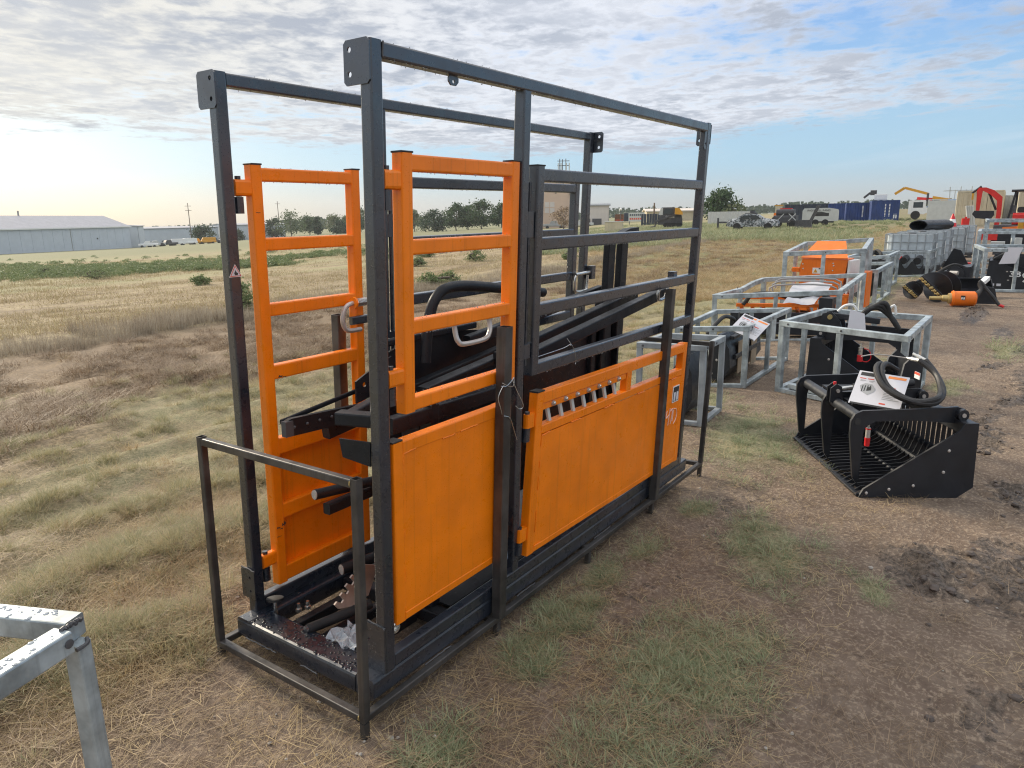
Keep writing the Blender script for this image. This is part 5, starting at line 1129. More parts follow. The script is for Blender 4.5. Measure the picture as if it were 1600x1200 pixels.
# machine parts in the far crates
t = thing('engine_pack', 'small engine with pale tanks and brown plates inside the taller parts crate', 'engine', (22.0, -1.0, GZ(22, -1)))
MB().rbox(0, 1, -1.5, .1, .05, .45).build('base', black2, t); MB().cyl((.2, -.45, .75), (.2, -.45, 1.0), .13, 12).build('tank', lgrey, t); MB().rbox(.1, .5, -.35, .05, .55, .80).build('engine_block', dgrey, t); MB().rbox(.1, .6, -1.4, -.6, .52, .60).build('deck_plate', brown, t); MB().rbox(.0, .3, -.20, .12, .72, .90).build('cover', lgrey, t)
t = thing('engine_pack', 'orange and black implement heads resting in the farthest crate', 'implement', (26.6, -1.0, GZ(26, -1)))
MB().rbox(0, .6, -1.4, .1, .05, 1.0).build('base', black2, t); MB().tube((.2, -1.3, 1.15), (.2, .0, 1.08), .1, .16).build('beam', orange2, t); MB().rbox(.1, .5, -.55, -.40, .9, 1.36).build('mast', yellow, t)
t = thing('trencher_head', 'black hydraulic parts with hoses inside the crate behind the auger crate', 'attachment', (17.0, 1.2, GZ(17, 1.2)))
MB().rbox(.0, 1.2, -.28, .42, .05, .5).build('base', black2, t); MB().rbox(.2, .8, -.2, .3, .5, .68).build('valve_block', dgrey, t)
for k in range(3): MB().pipe([(.0, .35-.2*k, .45), (.05, .25-.2*k, .80), (.3, .0, .82+.03*k), (.5, -.2, .55)], .035, 8, 5).build('hose', hosemat, t)

# tanks in wire cages
def ibc(label, x, y, rz, grp='caged liquid tanks in a row'):
    t = thing('caged_tank', label, 'caged tank', (x, y, GZ(x, y)), rz, grp)
    MB().tube((0, 0, .18), (0, 0, 1.10), 1.12, .98, (0, 1, 0), r=.12).build('tank', tank, t)
    MB().rbox(-.6, .6, -.5, .5, .08, .17, r=.02).build('pallet_deck', dgrey, t)
    m = MB()
    for x_ in (-.5, 0, .5): m.rbox(x_-.06, x_+.06, -.5, .5, 0, .08)
    m.build('pallet_foot', dgrey, t); m = MB()
    for z in (.24, .46, .68, .90, 1.12): m.pipe([(-.6, -.52, z), (.6, -.52, z)], .012, 6, 1); m.pipe([(-.6, .52, z), (.6, .52, z)], .012, 6, 1); m.pipe([(-.6, -.52, z), (-.6, .52, z)], .012, 6, 1); m.pipe([(.6, -.52, z), (.6, .52, z)], .012, 6, 1)
    for i in range(7): f = -.6+.2*i; m.pipe([(f, -.52, .17), (f, -.52, 1.12)], .012, 6, 1); m.pipe([(f, .52, .17), (f, .52, 1.12)], .012, 6, 1)
    for i in range(6): f = -.5+.2*i; m.pipe([(-.6, f, .17), (-.6, f, 1.12)], .012, 6, 1); m.pipe([(.6, f, .17), (.6, f, 1.12)], .012, 6, 1)
    m.build('wire_cage', galv2, t)
    m = MB(); m.box(-.12, .12, -.54, -.53, .45, .80); m.build('sign_plate', white, t); m = MB(); m.box(-.62, -.615, -.45, -.22, .45, .85); m.build('sign_plate', white, t)
    MB().lathe((0, 0, 1.10), (0, 0, 1), [(0, .11), (.05, .11), (.05, 0)], 14).build('lid', dgrey, t)
    return t
ibc('nearest caged liquid tank of the row, broad pale side toward the chute', 22.0, 1.02, rad(90))
ibc('second caged liquid tank in the row with a pale sign on its cage', 23.5, .92, rad(91))
ibc('third caged liquid tank in the row with the black pipe on its lid', 25.2, .86, rad(90)); ibc('fourth caged liquid tank in the row, under the red and white cone', 27.4, .62, rad(90))
ibc('last dusty caged liquid tank at the far end of the row', 29.6, .45, rad(92))
zt = GZ(25, .9)+1.11
m = MB(); ring = lambda x_, y_, k: [(x_+.0, y_+k*.50*math.cos(a)*1.0, zt+.20+k*.20*math.sin(a)) for a in [6.283*i/28 for i in range(28)]]
pr = []
for i in range(25): f = i/24; pr.append([(24.8+1.3*f, 1.18-.62*f+.26*math.cos(a), zt+.165+(.16+.005*(i % 2))*math.sin(a)) for a in [6.283*j/28 for j in range(28)]])
inn = [[(24.8+.9*f, 1.18-.43*f+.235*math.cos(a), zt+.165+.138*math.sin(a)) for a in [6.283*j/28 for j in range(28)]] for f in (0, 1)]
m.loft([inn[1], inn[0]]+pr, cap=True); tag(m.build('culvert_pipe', black2), 'squashed black plastic culvert pipe lying across the tops of the caged tanks', 'culvert pipe')
t = thing('traffic_cone', 'red and white traffic cone standing on a caged tank lid', 'traffic cone', (27.4, .45, GZ(27.4, .62)+1.155))
m = MB(); m.lathe((0, 0, 0), (0, 0, 1), [(0, .14), (.12, .125), (.13, .12)], 14); m.m = 1; m.lathe((0, 0, .131), (0, 0, 1), [(0, .12), (.12, .08)], 14); m.m = 0; m.lathe((0, 0, .252), (0, 0, 1), [(0, .08), (.18, .02), (.18, 0)], 14); m.build('cone_body', [redp, white], t)

# ------------------------------------------------------------------ far yard: containers, machines, vehicles
def facing(x, y): return math.atan2(y-CAM.y, x-CAM.x)
def container(label, x, y, rz, ln, wd, ht, mat, doors=None, marks=True, group='shipping containers', lift=.0, open_end=False):
    """x,y: nearest lower corner; local +x runs away along the length, local y to the left"""
    t = thing('shipping_container', label, 'shipping container', (x, y, GZ(x, y)+lift-.03), rz, group)
    def wall(p0, p1, n, nm='side_wall'):
        p0, p1 = Vector(p0), Vector(p1); d = p1-p0; nn = Vector((d.y, -d.x, 0)).normalized(); m = MB(); prof = []
        for i in range(n*4+1):
            f = i/(n*4); k = (0, 1, 1, 0)[i % 4]; prof.append(p0+d*f-nn*(.04*k))
        o0 = m.addv([p+Vector((0, 0, .14)) for p in prof]); o1 = m.addv([p+Vector((0, 0, ht-.10)) for p in prof])
        for i in range(n*4): m.face((o0+i, o0+i+1, o1+i+1, o1+i))
        m.build(nm, mat, t, smooth=20)
    wall((ln-.08, 0, 0), (.08, 0, 0), max(4, int(ln*3.2))); wall((.08, wd, 0), (ln-.08, wd, 0), max(4, int(ln*3.2)))
    if doors is None: wall((0, wd-.08, 0), (0, .08, 0), int(wd*3.2))
    wall((ln, .08, 0), (ln, wd-.08, 0), int(wd*3.2))
    MB().box(.02, ln-.02, .02, wd-.02, ht-.09, ht-.05).build('roof', mat, t); MB().box(.02, ln-.02, .02, wd-.02, .10, .14).build('floor', mat, t)
    for x_ in (0, ln-.1):
        for y_ in (0, wd-.1): MB().box(x_-.01, x_+.11, y_-.01, y_+.11, .05, ht).build('corner_post', mat, t)
    for a in ((.1, ln-.1, -.005, .09), (.1, ln-.1, wd-.09, wd+.005), (-.005, .09, .1, wd-.1), (ln-.09, ln+.005, .1, wd-.1)):
        MB().box(*a, ht-.11, ht-.002).build('top_beam', mat, t); MB().box(*a, .06, .16).build('bottom_beam', mat, t)
    if doors is not None:
        n_, hand = doors
        for i in range(n_):
            a, b_ = .1+(wd-.2)*i/n_+.015, .1+(wd-.2)*(i+1)/n_-.015
            m = MB(); m.box(.015, .05, a, b_, .17, ht-.12); m.build('door', mat, t)
            m = MB()
            for k in range(4): z = .25+(ht-.5)*k/3; m.box(-.005, .02, a+.06, b_-.06, z-.035, z+.035)
            m.build('door_rib', mat, t)
            for f in (.3, .72): MB().cyl((-.02, a+(b_-a)*f, .16), (-.02, a+(b_-a)*f, ht-.12), .022, 6).build('lock_bar', mat, t)
    return t
bl = container('nearer dark blue container with white lettering, rightmost of the blue pair', 97.0, 11.0, rad(12), 6, 3.0, 2.45, blue)
for i, (x_, y_) in enumerate(((-.03, .95), (-.03, .5))):
    m = MB()
    for k in range(9): m.box(-.012, -.002, y_+.5, y_+.62, 1.9-.17*k, 2.02-.17*k+.02*(k % 2)-.02)
    m.build('lettering', white, bl)
m = MB(); m.box(-.012, -.002, .22, .35, .3, .7); m.box(-.012, -.002, .22, .6, .78, .82); m.box(-.012, -.002, .45, .6, .3, .7); m.build('code_mark', white, bl)
bl = container('dark blue container with white lettering, second from the crane truck', 101.0, 14.6, rad(12), 6, 3.0, 2.3, blue)
m = MB()
for k in range(9): m.box(-.012, -.002, 1.0, 1.14, 1.8-.16*k, 1.91-.16*k)
m.build('lettering', white, bl)
container('plain navy container between the blue pair and the dark grey ones', 110.3, 18.4, rad(12), 6, 3.3, 2.35, blue)
container('dark grey corrugated container nearest the field, end of the row', 101.0, 22.3, rad(14), 6, 3.0, 2.3, navy); container('dark grey corrugated container behind the grey compressor', 111.0, 20.9, rad(13), 6, 4.6, 2.35, navy)
container('cream shipping container with closed doors behind the red digger', 62.4, -.10, rad(1), 6, 2.9, 2.7, cream, doors=(3, 1))
container('cream container behind the canopy of the red digger, by the picture edge', 60.6, -3.6, rad(0), 6, 2.6, 2.75, cream, doors=(2, 1))
container('pale grey container standing in the gap between the cream ones', 66.0, -1.7, rad(0), 6, 1.6, 2.45, lgrey)
m = MB(); t = thing('yellow_tag', None, None) if 0 else None
# long white trailers at the field edge
wt = container('long low white freight container lying across the field edge', 98.8, 29.2, rad(108), 5.6, 2.4, 1.75, lgrey)
# pale steel cage panels
t = thing('steel_cage', 'pale grey steel mesh cage panels beside the cream containers', 'cage', (78.2, 3.3, GZ(78, 3.3)), rad(92))
for i in range(4): MB().rbox(i*.95, i*.95+.07, -.03, .03, 0, 2.1).build('upright', lgrey, t)
for z in (.1, 1.0, 2.05): MB().rbox(0, 2.9, -.02, .02, z, z+.07).build('rail', lgrey, t)
MB().rbox(.05, 2.85, .05, .07, .15, 2.0).build('panel', lgrey, t)
t = thing('steel_cage', 'bundle of white steel panels leaning near the cream container doors', 'panel bundle', (52, .95, GZ(52, .95)), rad(90))
for i in range(4): MB().tube((i*.11, 0, 0), (i*.11+.25, .2, 1.55), .07, .10).build('panel', lgrey, t)

def wheel(par, c, r, w, ax=(0, 1, 0), rim=lgrey, nm='wheel'):
    c, ax = Vector(c), Vector(ax).normalized(); q = part(nm, par)
    MB().lathe(c-ax*w/2, ax, [(0, r*.55), (0, r*.92), (w*.15, r), (w*.85, r), (w, r*.92), (w, r*.55)], 20).build('tyre', rubber, q)
    MB().lathe(c-ax*w*.42, ax, [(0, 0), (0, r*.5), (w*.1, r*.56), (w*.74, r*.56), (w*.84, r*.5), (w*.84, 0)], 16).build('rim', rim, q)
    return q
# grey towable compressor
t = thing('air_compressor', 'grey towable air compressor with black lettering in front of the dark containers', 'compressor', (76.7, 13.75, GZ(76.7, 13.7)), rad(103))
m = MB(); bd = [(0, .55), (.1, .45), (3.2, .45), (3.35, .6), (3.35, 1.5), (3.2, 1.72), (.9, 1.74), (.1, 1.60), (0, 1.45)]
m.loft([[(a, -.65, z) for a, z in bd], [(a, .65, z) for a, z in bd]]); m.build('body', lgrey, t)
m = MB(); m.box(.9, 2.3, .652, .66, .95, 1.25); m.prism([(1.1, 1.25), (2.3, 1.28), (2.3, 1.36), (1.5, 1.36)], (0, .655, 0), (1, 0, 0), (0, 0, 1), -.004); m.build('grille', printblk, t)
text('lettering', 'INGERSOLL RAND', printblk, .26, t, (1.85, .672, 1.50), (rad(90), 0, rad(180)), .002)
MB().box(.4, 3.1, -.5, .5, .30, .45).build('chassis', dgrey, t); wheel(t, (1.2, .6, .32), .32, .2); wheel(t, (1.2, -.6, .32), .32, .2); wheel(t, (2.1, .6, .32), .32, .2); MB().tube((3.2, 0, .4), (4.2, 0, .35), .1, .1).build('tow_bar', dgrey, t)
# low trailer with white and red stripes
t = thing('flatbed_trailer', 'low black flatbed trailer with reflective stripes behind the camouflage car', 'trailer', (68.2, 14.3, GZ(68.2, 14.3)), rad(97))
for y_ in (-.9, .9): MB().rbox(0, 7.2, y_-.05, y_+.05, .50, .68).build('side_beam', dgrey, t)
m = MB()
for i in range(12): m.m = i % 2; m.box(3.9+.26*i, 3.9+.26*i+.25, .952, .96, .56, .64)
m.build('reflective_stripe', [white, redp], t)
for i in range(6): MB().rbox(.3+1.2*i, .42+1.2*i, -.85, .85, .52, .64).build('cross_beam', dgrey, t)
MB().rbox(7.0, 8.4, -.08, .08, .5, .66).build('gooseneck', dgrey, t); MB().rbox(8.3, 8.45, -.1, .1, -.05, 1.0).build('jack_leg', dgrey, t); MB().rbox(6.4, 6.5, .75, .85, -.02, .55).build('jack_leg', dgrey, t)
for x_ in (.9, 1.5): wheel(t, (x_, .95, .36), .36, .25)
for y_ in (-.8, .3, .8): MB().tube((.1, y_, .6), (-.5, y_, 2.0), .16, .12).build('ramp', dgrey, t)
wheel(t, (5.0, -.2, .95), .42, .25)
for a, b_ in ((2.9, 2.3), (1.9, 1.3), (1.2, 1.9)): MB().tube((a, .9, .65), (b_, .9, 1.30), .06, .06).build('stay', lgrey, t)
MB().prism([(0, 0), (1.5, 0), (1.4, .75), (.15, .75)], (-.2, 1.4, -.02), (1, 0, 0), (0, 0, 1), .4).build('deck_box', dgrey, t)
# camouflage car
t = thing('camouflage_car', 'battered car wrapped in grey and black camouflage parked on the grass', 'car', (65.3, 16.4, GZ(65.3, 16.8)), rad(100))
sec = [(0, .35, .72, .75), (.12, .32, .86, .82), (.9, .30, .98, .88), (1.25, .30, 1.02, .88), (1.75, .30, 1.36, .74), (2.5, .30, 1.42, .72), (3.05, .30, 1.38, .74), (3.6, .30, 1.05, .86), (4.2, .32, .98, .84), (4.4, .40, .80, .78)]
m = MB(); m.loft([[(x_, -w_, z0), (x_, -w_-.04, min(.75, z1-.05)), (x_, -w_*.86, z1), (x_, w_*.86, z1), (x_, w_+.04, min(.75, z1-.05)), (x_, w_, z0)] for x_, z0, z1, w_ in sec]); m.build('body', camom, t, smooth=60)
for x_ in (.85, 3.5):
    for y_ in (-.80, .80): wheel(t, (x_, y_, .32), .33, .22, rim=dgrey)
m = MB(); m.prism([(1.45, .98), (1.85, 1.28), (2.35, 1.32), (2.35, .98)], (0, .80, 0), (1, 0, 0), (0, 0, 1), -.06); m.prism([(2.45, .98), (2.45, 1.32), (2.95, 1.28), (3.35, 1.0)], (0, .80, 0), (1, 0, 0), (0, 0, 1), -.06); m.build('side_window', glass, t)
MB().rbox(1.9, 2.9, -.5, .5, 1.44, 1.50).build('roof_rack', dgrey, t); MB().rbox(2.1, 2.5, -.3, .2, 1.50, 1.72).build('roof_box', dgrey, t); m = MB(); m.rbox(-.06, .06, -.7, .7, .34, .52); m.build('bumper', dgrey, t); m = MB(); m.rbox(4.36, 4.46, -.7, .7, .36, .54); m.build('bumper', dgrey, t)
t = thing('pickup_truck', 'dark pickup cab with a roof light bar half hidden behind the camouflage car', 'pickup truck', (69.5, 15.9, GZ(69.5, 16)), rad(97))
MB().rbox(0, 2.0, -.8, .8, .5, 1.15, r=.1).build('body', dgrey, t); m = MB(); m.loft([[(x_, -.72*k, z) for x_, z in ()] for k in ()]) if 0 else m.rbox(.25, 1.8, -.7, .7, 1.15, 1.72, r=.2); m.build('cab', dgrey, t); MB().rbox(.5, 1.5, -.5, .5, 1.72, 1.80).build('light_bar', redp, t); wheel(t, (.4, .8, .38), .38, .25); wheel(t, (1.6, .8, .38), .38, .25)
# orange and cream machine behind the dark containers
t = thing('roller_machine', 'orange and cream machine cab at the end of the dark containers', 'machine', (95.0, 24.0, GZ(95, 24)), rad(105))
MB().rbox(0, 1.1, -.6, .6, .5, 1.3, r=.08).build('body', orange2, t); MB().rbox(.1, .95, -.55, .55, 1.3, 2.2, r=.08).build('cab', cream, t); MB().rbox(0, 1.05, -.6, .6, 2.2, 2.3).build('roof', yellow, t); wheel(t, (.2, .6, .45), .45, .3, rim=orange2); wheel(t, (.9, .6, .45), .45, .3, rim=orange2)
# compact track loader
t = thing('skid_steer', 'black and yellow compact loader with pale lettering parked beyond the field', 'loader', (74.6, 29.2, GZ(75, 29)+.12), rad(112))
m = MB(); bd = [(0, .30), (.05, .95), (.15, 1.35), (.9, 1.40), (2.4, 1.30), (2.6, .8), (2.6, .30)]; m.loft([[(a, -.72, z) for a, z in bd], [(a, .72, z) for a, z in bd]]); m.build('body', dgrey, t)
m = MB(); cb = [(.9, 1.30), (.85, 2.05), (.95, 2.15), (2.25, 2.15), (2.4, 1.95), (2.55, 1.32)]; m.loft([[(a, -.62, z) for a, z in cb], [(a, .62, z) for a, z in cb]]); m.m = 1; m.prism([(1.1, 1.42), (1.08, 1.98), (1.95, 1.98), (2.0, 1.42)], (0, .64, 0), (1, 0, 0), (0, 0, 1), -.03); m.build('cab', [dgrey, glass], t)
m = MB(); m.prism([(2.15, 1.35), (2.12, 2.1), (2.38, 2.05), (2.6, 1.35)], (0, .645, 0), (1, 0, 0), (0, 0, 1), -.03); m.build('front_window', lgrey, t)
MB().prism([(.0, 1.35), (.05, 1.62), (.4, 2.05), (.85, 2.10), (.85, 1.40)], (0, .60, 0), (1, 0, 0), (0, 0, 1), -1.2).build('engine_cover', yellow, t)
m = MB(); m.cyl((.42, .62, 1.72), (.42, .66, 1.72), .17, 16); m.m = 1; m.cyl((.42, .63, 1.72), (.42, .665, 1.72), .09, 14); m.build('side_vent', [lgrey, printblk], t)
text('lettering', 'DEERE', white, .34, t, (1.35, .735, 1.12), (rad(90), 0, rad(180)), .004)
m = MB(); tr_ = [(0, .25), (.15, .02), (1.9, .02), (2.1, .25), (1.9, .5), (.15, .5)]; m.loft([[(a, .62, z) for a, z in tr_], [(a, .98, z) for a, z in tr_]]); m.loft([[(a, -.98, z) for a, z in tr_], [(a, -.62, z) for a, z in tr_]]); m.build('track', rubber, t)
MB().tube((.4, .80, 1.5), (2.7, .80, .75), .12, .2).build('lift_arm', dgrey, t); MB().tube((2.7, .80, .75), (2.95, .80, .3), .12, .16).build('lift_arm', dgrey, t)
m = MB(); m.loft([[(a, -.9, z) for a, z in ((2.9, .08), (3.5, .05), (3.5, .09), (3.0, .20), (2.95, .75), (2.88, .75))], [(a, .9, z) for a, z in ((2.9, .08), (3.5, .05), (3.5, .09), (3.0, .20), (2.95, .75), (2.88, .75))]]); m.build('bucket', dgrey, t)
# red mini digger at the track
t = thing('mini_digger', 'red mini digger with raised arm and black canopy by the cream containers', 'mini digger', (40.5, -.9, GZ(40.5, -.9)), rad(0))
ZG = GZ(40.5, -1.5)
MB().prism([(0, 0), (.20, .02), (.16, .55), (.20, 1.20), (.52, 1.52), (.92, 1.74), (.90, 1.84), (.70, 1.84), (.36, 1.70), (.0, 1.38), (-.03, .6)], (0, .35, .72), (0, 1, 0), (0, 0, 1), .2).build('boom', redm, t)
MB().prism([(0, 0), (.14, .0), (.20, .95), (.12, 1.08), (.0, 1.06), (-.04, .95)], (.03, 1.22, 1.48), (0, 1, 0), (0, 0, 1), .2).build('dipper', redm, t)
m = MB(); m.prism([(0, 0), (.62, .06), (.78, .26), (.70, .42), (-.1, .40), (-.12, .2)], (.0, .72, 1.06), (0, 1, 0), (0, 0, 1), .5); m.build('bucket', black2, t)
MB().cyl((.1, .55, 1.5), (.1, .98, 2.45), .05, 8).build('ram', black2, t); MB().cyl((.1, 1.25, 2.62), (.1, 1.62, 2.30), .05, 8).build('ram', black2, t); m = MB(); m.box(.0, .02, 1.52, 1.60, 2.0, 2.30); m.build('decal', yellow, t)
MB().rbox(-.3, .9, -1.2, .55, .62, .80, r=.03).build('deck', dgrey, t); MB().rbox(-.25, .8, -1.3, -.15, .80, 1.35, r=.1).build('engine_cover', redm, t); MB().rbox(.0, .5, -.75, -.3, 1.36, 1.62, r=.08).build('seat', rubber, t); MB().rbox(-.1, .0, -.25, .0, 1.3, 1.7, r=.02).build('console', dgrey, t)
MB().tube((-.1, .05, .9), (-.1, -.16, 2.35), .09, .09).build('canopy_post', black2, t); MB().tube((.9, -.2, .9), (.9, -.2, 2.35), .09, .09).build('canopy_post', black2, t); MB().tube((.4, -1.35, 2.37), (.4, .02, 2.37), 1.3, .10, r=.06).build('canopy_roof', black2, t)
for y_ in (-1.0, .45): m = MB(); tr_ = [(-.5, .25), (-.4, .02), (1.2, .02), (1.3, .25), (1.2, .5), (-.4, .5)]; m.loft([[(a, y_-.13, z) for a, z in tr_], [(a, y_+.13, z) for a, z in tr_]]); m.build('track', rubber, t)
MB().prism([(0, 0), (1.9, 0), (1.9, .36), (0, .36)], (-.75, -.9, .1), (0, 1, 0), (0, 0, 1), .06).build('dozer_blade', redm, t)
# red drum and small rail by the digger
t = thing('fuel_can', 'small dark red tank standing left of the red digger bucket', 'tank', (39.0, .75, GZ(39, .75)+.55)); MB().rbox(0, .3, -.16, .16, 0, .55, r=.06).build('tank', redm, t); MB().rbox(.1, .2, -.05, .05, .55, .62).build('lid', redm, t); MB().rbox(-.05, .35, -.2, .2, -.57, .0).build('stand', dgrey, t)
# crane trucks behind the blue containers
t = thing('bucket_truck', 'white utility truck with a folded yellow crane arm behind the blue containers', 'crane truck', (98.5, 5.2, GZ(98, 7)), rad(96))
MB().rbox(3.2, 5.0, -1.1, 1.1, .6, 2.2, r=.15).build('cab', white, t); m = MB(); m.box(3.5, 4.5, 1.1, 1.11, 1.35, 2.0); m.build('cab_window', glass, t); MB().rbox(-1.0, 3.2, -1.1, 1.1, .7, 1.5).build('body', white, t); MB().rbox(-.8, 3.1, 1.08, 1.14, 1.35, 1.5).build('side_stripe', bluem, t)
MB().rbox(.0, 2.6, 1.1, 1.2, .6, 1.25).build('side_locker', teal, t); wheel(t, (4.2, 1.05, .5), .5, .3); wheel(t, (.2, 1.05, .5), .5, .3)
MB().tube((2.6, 0, 2.5), (-1.0, 0, 1.8), .25, .35).build('crane_arm', yellow, t); MB().tube((3.0, 0, 2.9), (5.6, 0, 3.7), .24, .28).build('crane_arm', yellow, t); MB().tube((5.6, 0, 3.7), (6.6, 0, 3.0), .22, .3).build('crane_arm', yellow, t)
MB().tube((3.1, 0, 1.8), (3.1, 0, 3.0), .25, .25).build('crane_post', dgrey, t); MB().tube((2.6, 0, 2.3), (4.2, 0, 2.45), .25, .3).build('crane_base', redm, t)
t = thing('lift_basket', 'white and dark green lift basket raised above the blue containers', 'lift basket', (99.5, 12.5, GZ(99, 12)+0), rad(96)); MB().rbox(.3, 1.7, -.4, .4, 2.5, 3.2, r=.06).build('basket', white, t); MB().rbox(1.5, 2.2, -.3, .3, 3.1, 3.7, r=.1).build('head', dgrey, t); MB().tube((2.2, 0, 3.4), (2.9, 0, 2.8), .2, .25).build('jib', dgrey, t); MB().tube((.9, 0, 0), (.9, 0, 2.6), .2, .2).build('mast', dgrey, t)
t = thing('bucket_truck', 'white tanker truck with blue tank and cluttered rack near the cage panels', 'truck', (99.0, 1.6, GZ(99, 3.5)), rad(95)); MB().rbox(0, 1.6, -1, 1, .5, 1.9, r=.2).build('cab', white, t); m = MB(); m.box(.3, 1.3, 1.0, 1.01, 1.2, 1.75); m.build('cab_window', glass, t); MB().tube((1.8, 0, 1.5), (4.6, 0, 1.5), 1.8, 1.3, r=.5).build('tank', bluem, t); MB().rbox(1.6, 5, -.9, .9, .5, .8).build('chassis', dgrey, t); wheel(t, (.8, 1, .45), .45, .3); wheel(t, (4, 1, .45), .45, .3)
for i in range(6): MB().tube((2+.5*i, .2, 2.1), (1.8+.55*i, .2, 3.2+.35*(i % 2)), .1, .1).build('rack_pole', lgrey, t)
MB().tube((1.6, .2, 3.1), (5.2, .2, 3.1), .1, .1).build('rack_pole', lgrey, t)

# ------------------------------------------------------------------ far buildings
def shed(name, label, cat, A, Bp, depth, ht, rise, wall_m, roof_m, z, group=None, ribs=0, lap=.35):
    """A, Bp: ends of the near wall base; ridge runs parallel to it"""
    A, Bp = Vector((A[0], A[1], z)), Vector((Bp[0], Bp[1], z)); d = (Bp-A); Ln = d.length; rz = math.atan2(d.y, d.x); t = thing(name, label, cat, A, rz, group)
    sgn = 1 if Vector((-d.y, d.x, 0)).dot(A-CAM) > 0 else -1; D = depth*sgn
    MB().box(0, Ln, min(0, D*.0), max(0, D*.0)+.15, -2.5, ht).build('front_wall', wall_m, t); m = MB(); m.box(0, Ln, min(D, D-.15*sgn), max(D, D-.15*sgn), -2.5, ht); m.build('back_wall', wall_m, t)
    for x_ in (0, Ln-.15): m = MB(); m.loft([[(x_, 0, -2.5), (x_, 0, ht), (x_, D/2, ht+rise), (x_, D, ht), (x_, D, -2.5)], [(x_+.15, 0, -2.5), (x_+.15, 0, ht), (x_+.15, D/2, ht+rise), (x_+.15, D, ht), (x_+.15, D, -2.5)]]); m.build('end_wall', wall_m, t)
    for k in (0, 1):
        y0, y1 = (-lap*sgn, D/2) if k == 0 else (D+lap*sgn, D/2); m = MB(); z0 = ht-.05
        m.loft([[(x_, y0, z0), (x_, y1, ht+rise+.05), (x_, y1, ht+rise+.25), (x_, y0, z0+.22)] for x_ in (-lap, Ln+lap)]); m.build('roof', roof_m, t)
    return t, Ln, D, sgn
t, Ln, D, sg = shed('metal_barn', 'long pale blue-grey metal barn with a low roof across the field', 'barn', (32, 163.5), (107.5, 212.2), 15, 5.2, 3.0, barnwall, barnroof, -4.3)
MB().box(-.5, Ln+.5, -.42*sg, -.40*sg, 5.10, 5.40).build('gutter', white, t)
for f in (.38, .70): MB().box(Ln*f, Ln*f+.25, -.06, -.01, -2, 5.1).build('downpipe', grey, t)
m = MB(); m.box(Ln*.82, Ln*.82+.5, -.08, -.01, 2.1, 2.5); m.build('wall_vent', dgrey, t); MB().cyl((Ln*.62, D*.5, 8.0), (Ln*.62, D*.5, 9.6), .2, 8).build('roof_vent', grey, t)
for i in range(24): MB().box(Ln*i/24, Ln*i/24+.06, -.04, -.005, -2, 5.1).build('wall_seam', barnwall, t)
shed('barn_annex', 'small grey flat annex at the end of the long barn', 'annex', (112, 216), (121, 229.8), 12, 6.2, .3, barnwall, barnroof, -5.2)
shed('long_shed', 'long low pale shed behind the parked cars', 'shed', (132, 262), (177, 276), 18, 6.4, .5, barnwall, barnroof, -6.6)
shed('long_shed', 'far low grey shed beyond the round bush', 'shed', (178, 272), (205, 268), 14, 6.2, .5, barnwall, barnroof, -5.7)
# grain elevator with wall marks, ladder platforms and antennas
t = thing('grain_elevator', 'tall tan concrete elevator building with antennas on its roof', 'building', (144.6, 103.5, -2.5), math.atan2(88.64-103.5, 154.22-144.6)); Ln = 17.8
MB().box(0, Ln, 0, 14, 0, 13.0).build('wall', tan, t); MB().box(-.2, Ln+.2, -.2, 14.2, 13.0, 13.3).build('roof', grey, t); MB().box(4, 9, 3, 8, 13.3, 16).build('roof_house', tan, t)
for x_, z in ((9.7, 5.2), (9.7, 6.6), (11.0, 5.2), (11.0, 6.6)): MB().box(x_, x_+1.1, -.06, .0, z, z+1.2).build('window', palebld, t)
m = MB()
for z in (5.6, 9.6): m.box(15.6, 17.2, -.8, 0, z, z+.12); m.box(15.6, 17.2, -.8, -.74, z+.9, z+.98)
for z in range(3, 12): m.box(16.6, 17.0, -.3, -.25, z, z+.08)
m.box(16.55, 16.62, -.3, -.2, 3, 12); m.box(16.98, 17.05, -.3, -.2, 3, 12); m.build('ladder_platform', dgrey, t)
m = MB(); m.box(12.2, 12.6, -.05, 0, 9.8, 10.7); m.build('wall_vent', dgrey, t)
tw = part('antenna_mast', t)
for x_, y_ in ((5.5, 4), (7.0, 4), (6.2, 5.5)): MB().cyl((x_+8, y_, 13.2), (x_+8, y_, 18.2), .10, 6).build('mast_leg', dgrey, tw)
for z in (15, 16.5, 17.6): m = MB(); m.rbox(12.9, 15.9, 3.9, 4.05, z, z+.15); m.build('mast_arm', dgrey, tw)
for x_ in (13.0, 13.7, 15.0, 15.7): MB().rbox(x_, x_+.25, 3.7, 3.9, 15.2, 17.2).build('antenna', lgrey, tw)
t, Ln, D, sg = shed('metal_building', 'pale boxy building with a dark doorway right of the tan elevator', 'building', (150.7, 84.8), (153.6, 79.6), 10, 5.2, .3, palebld, grey, -1.0); MB().box(2.0, 4.2, -.1, -.02, 0, 2.2).build('doorway', dgrey, t); MB().box(.5, 1.5, -.1, -.02, 1.2, 2.2).build('window', glass, t)
shed('metal_building', 'low cream flat roofed building behind the compact loader', 'building', (141, 64), (146, 55.5), 8, 2.6, .4, cream, palebld, -.1)
t = thing('site_office', 'small pale yellow box hut standing on the grass', 'hut', (74.2, 36.2, GZ(74, 37)-.3), rad(112)); MB().rbox(0, 2.0, 0, 1.2, 0, 1.35, r=.02).build('wall', cream, t); MB().rbox(-.05, 2.05, -.05, 1.25, 1.35, 1.42, r=.01).build('roof', lgrey, t)
t = thing('billboard', 'wide banner board with dark red and white panels behind the field', 'billboard', (113.9, 57.7, GZ(114, 56)-.2), rad(-66)); 
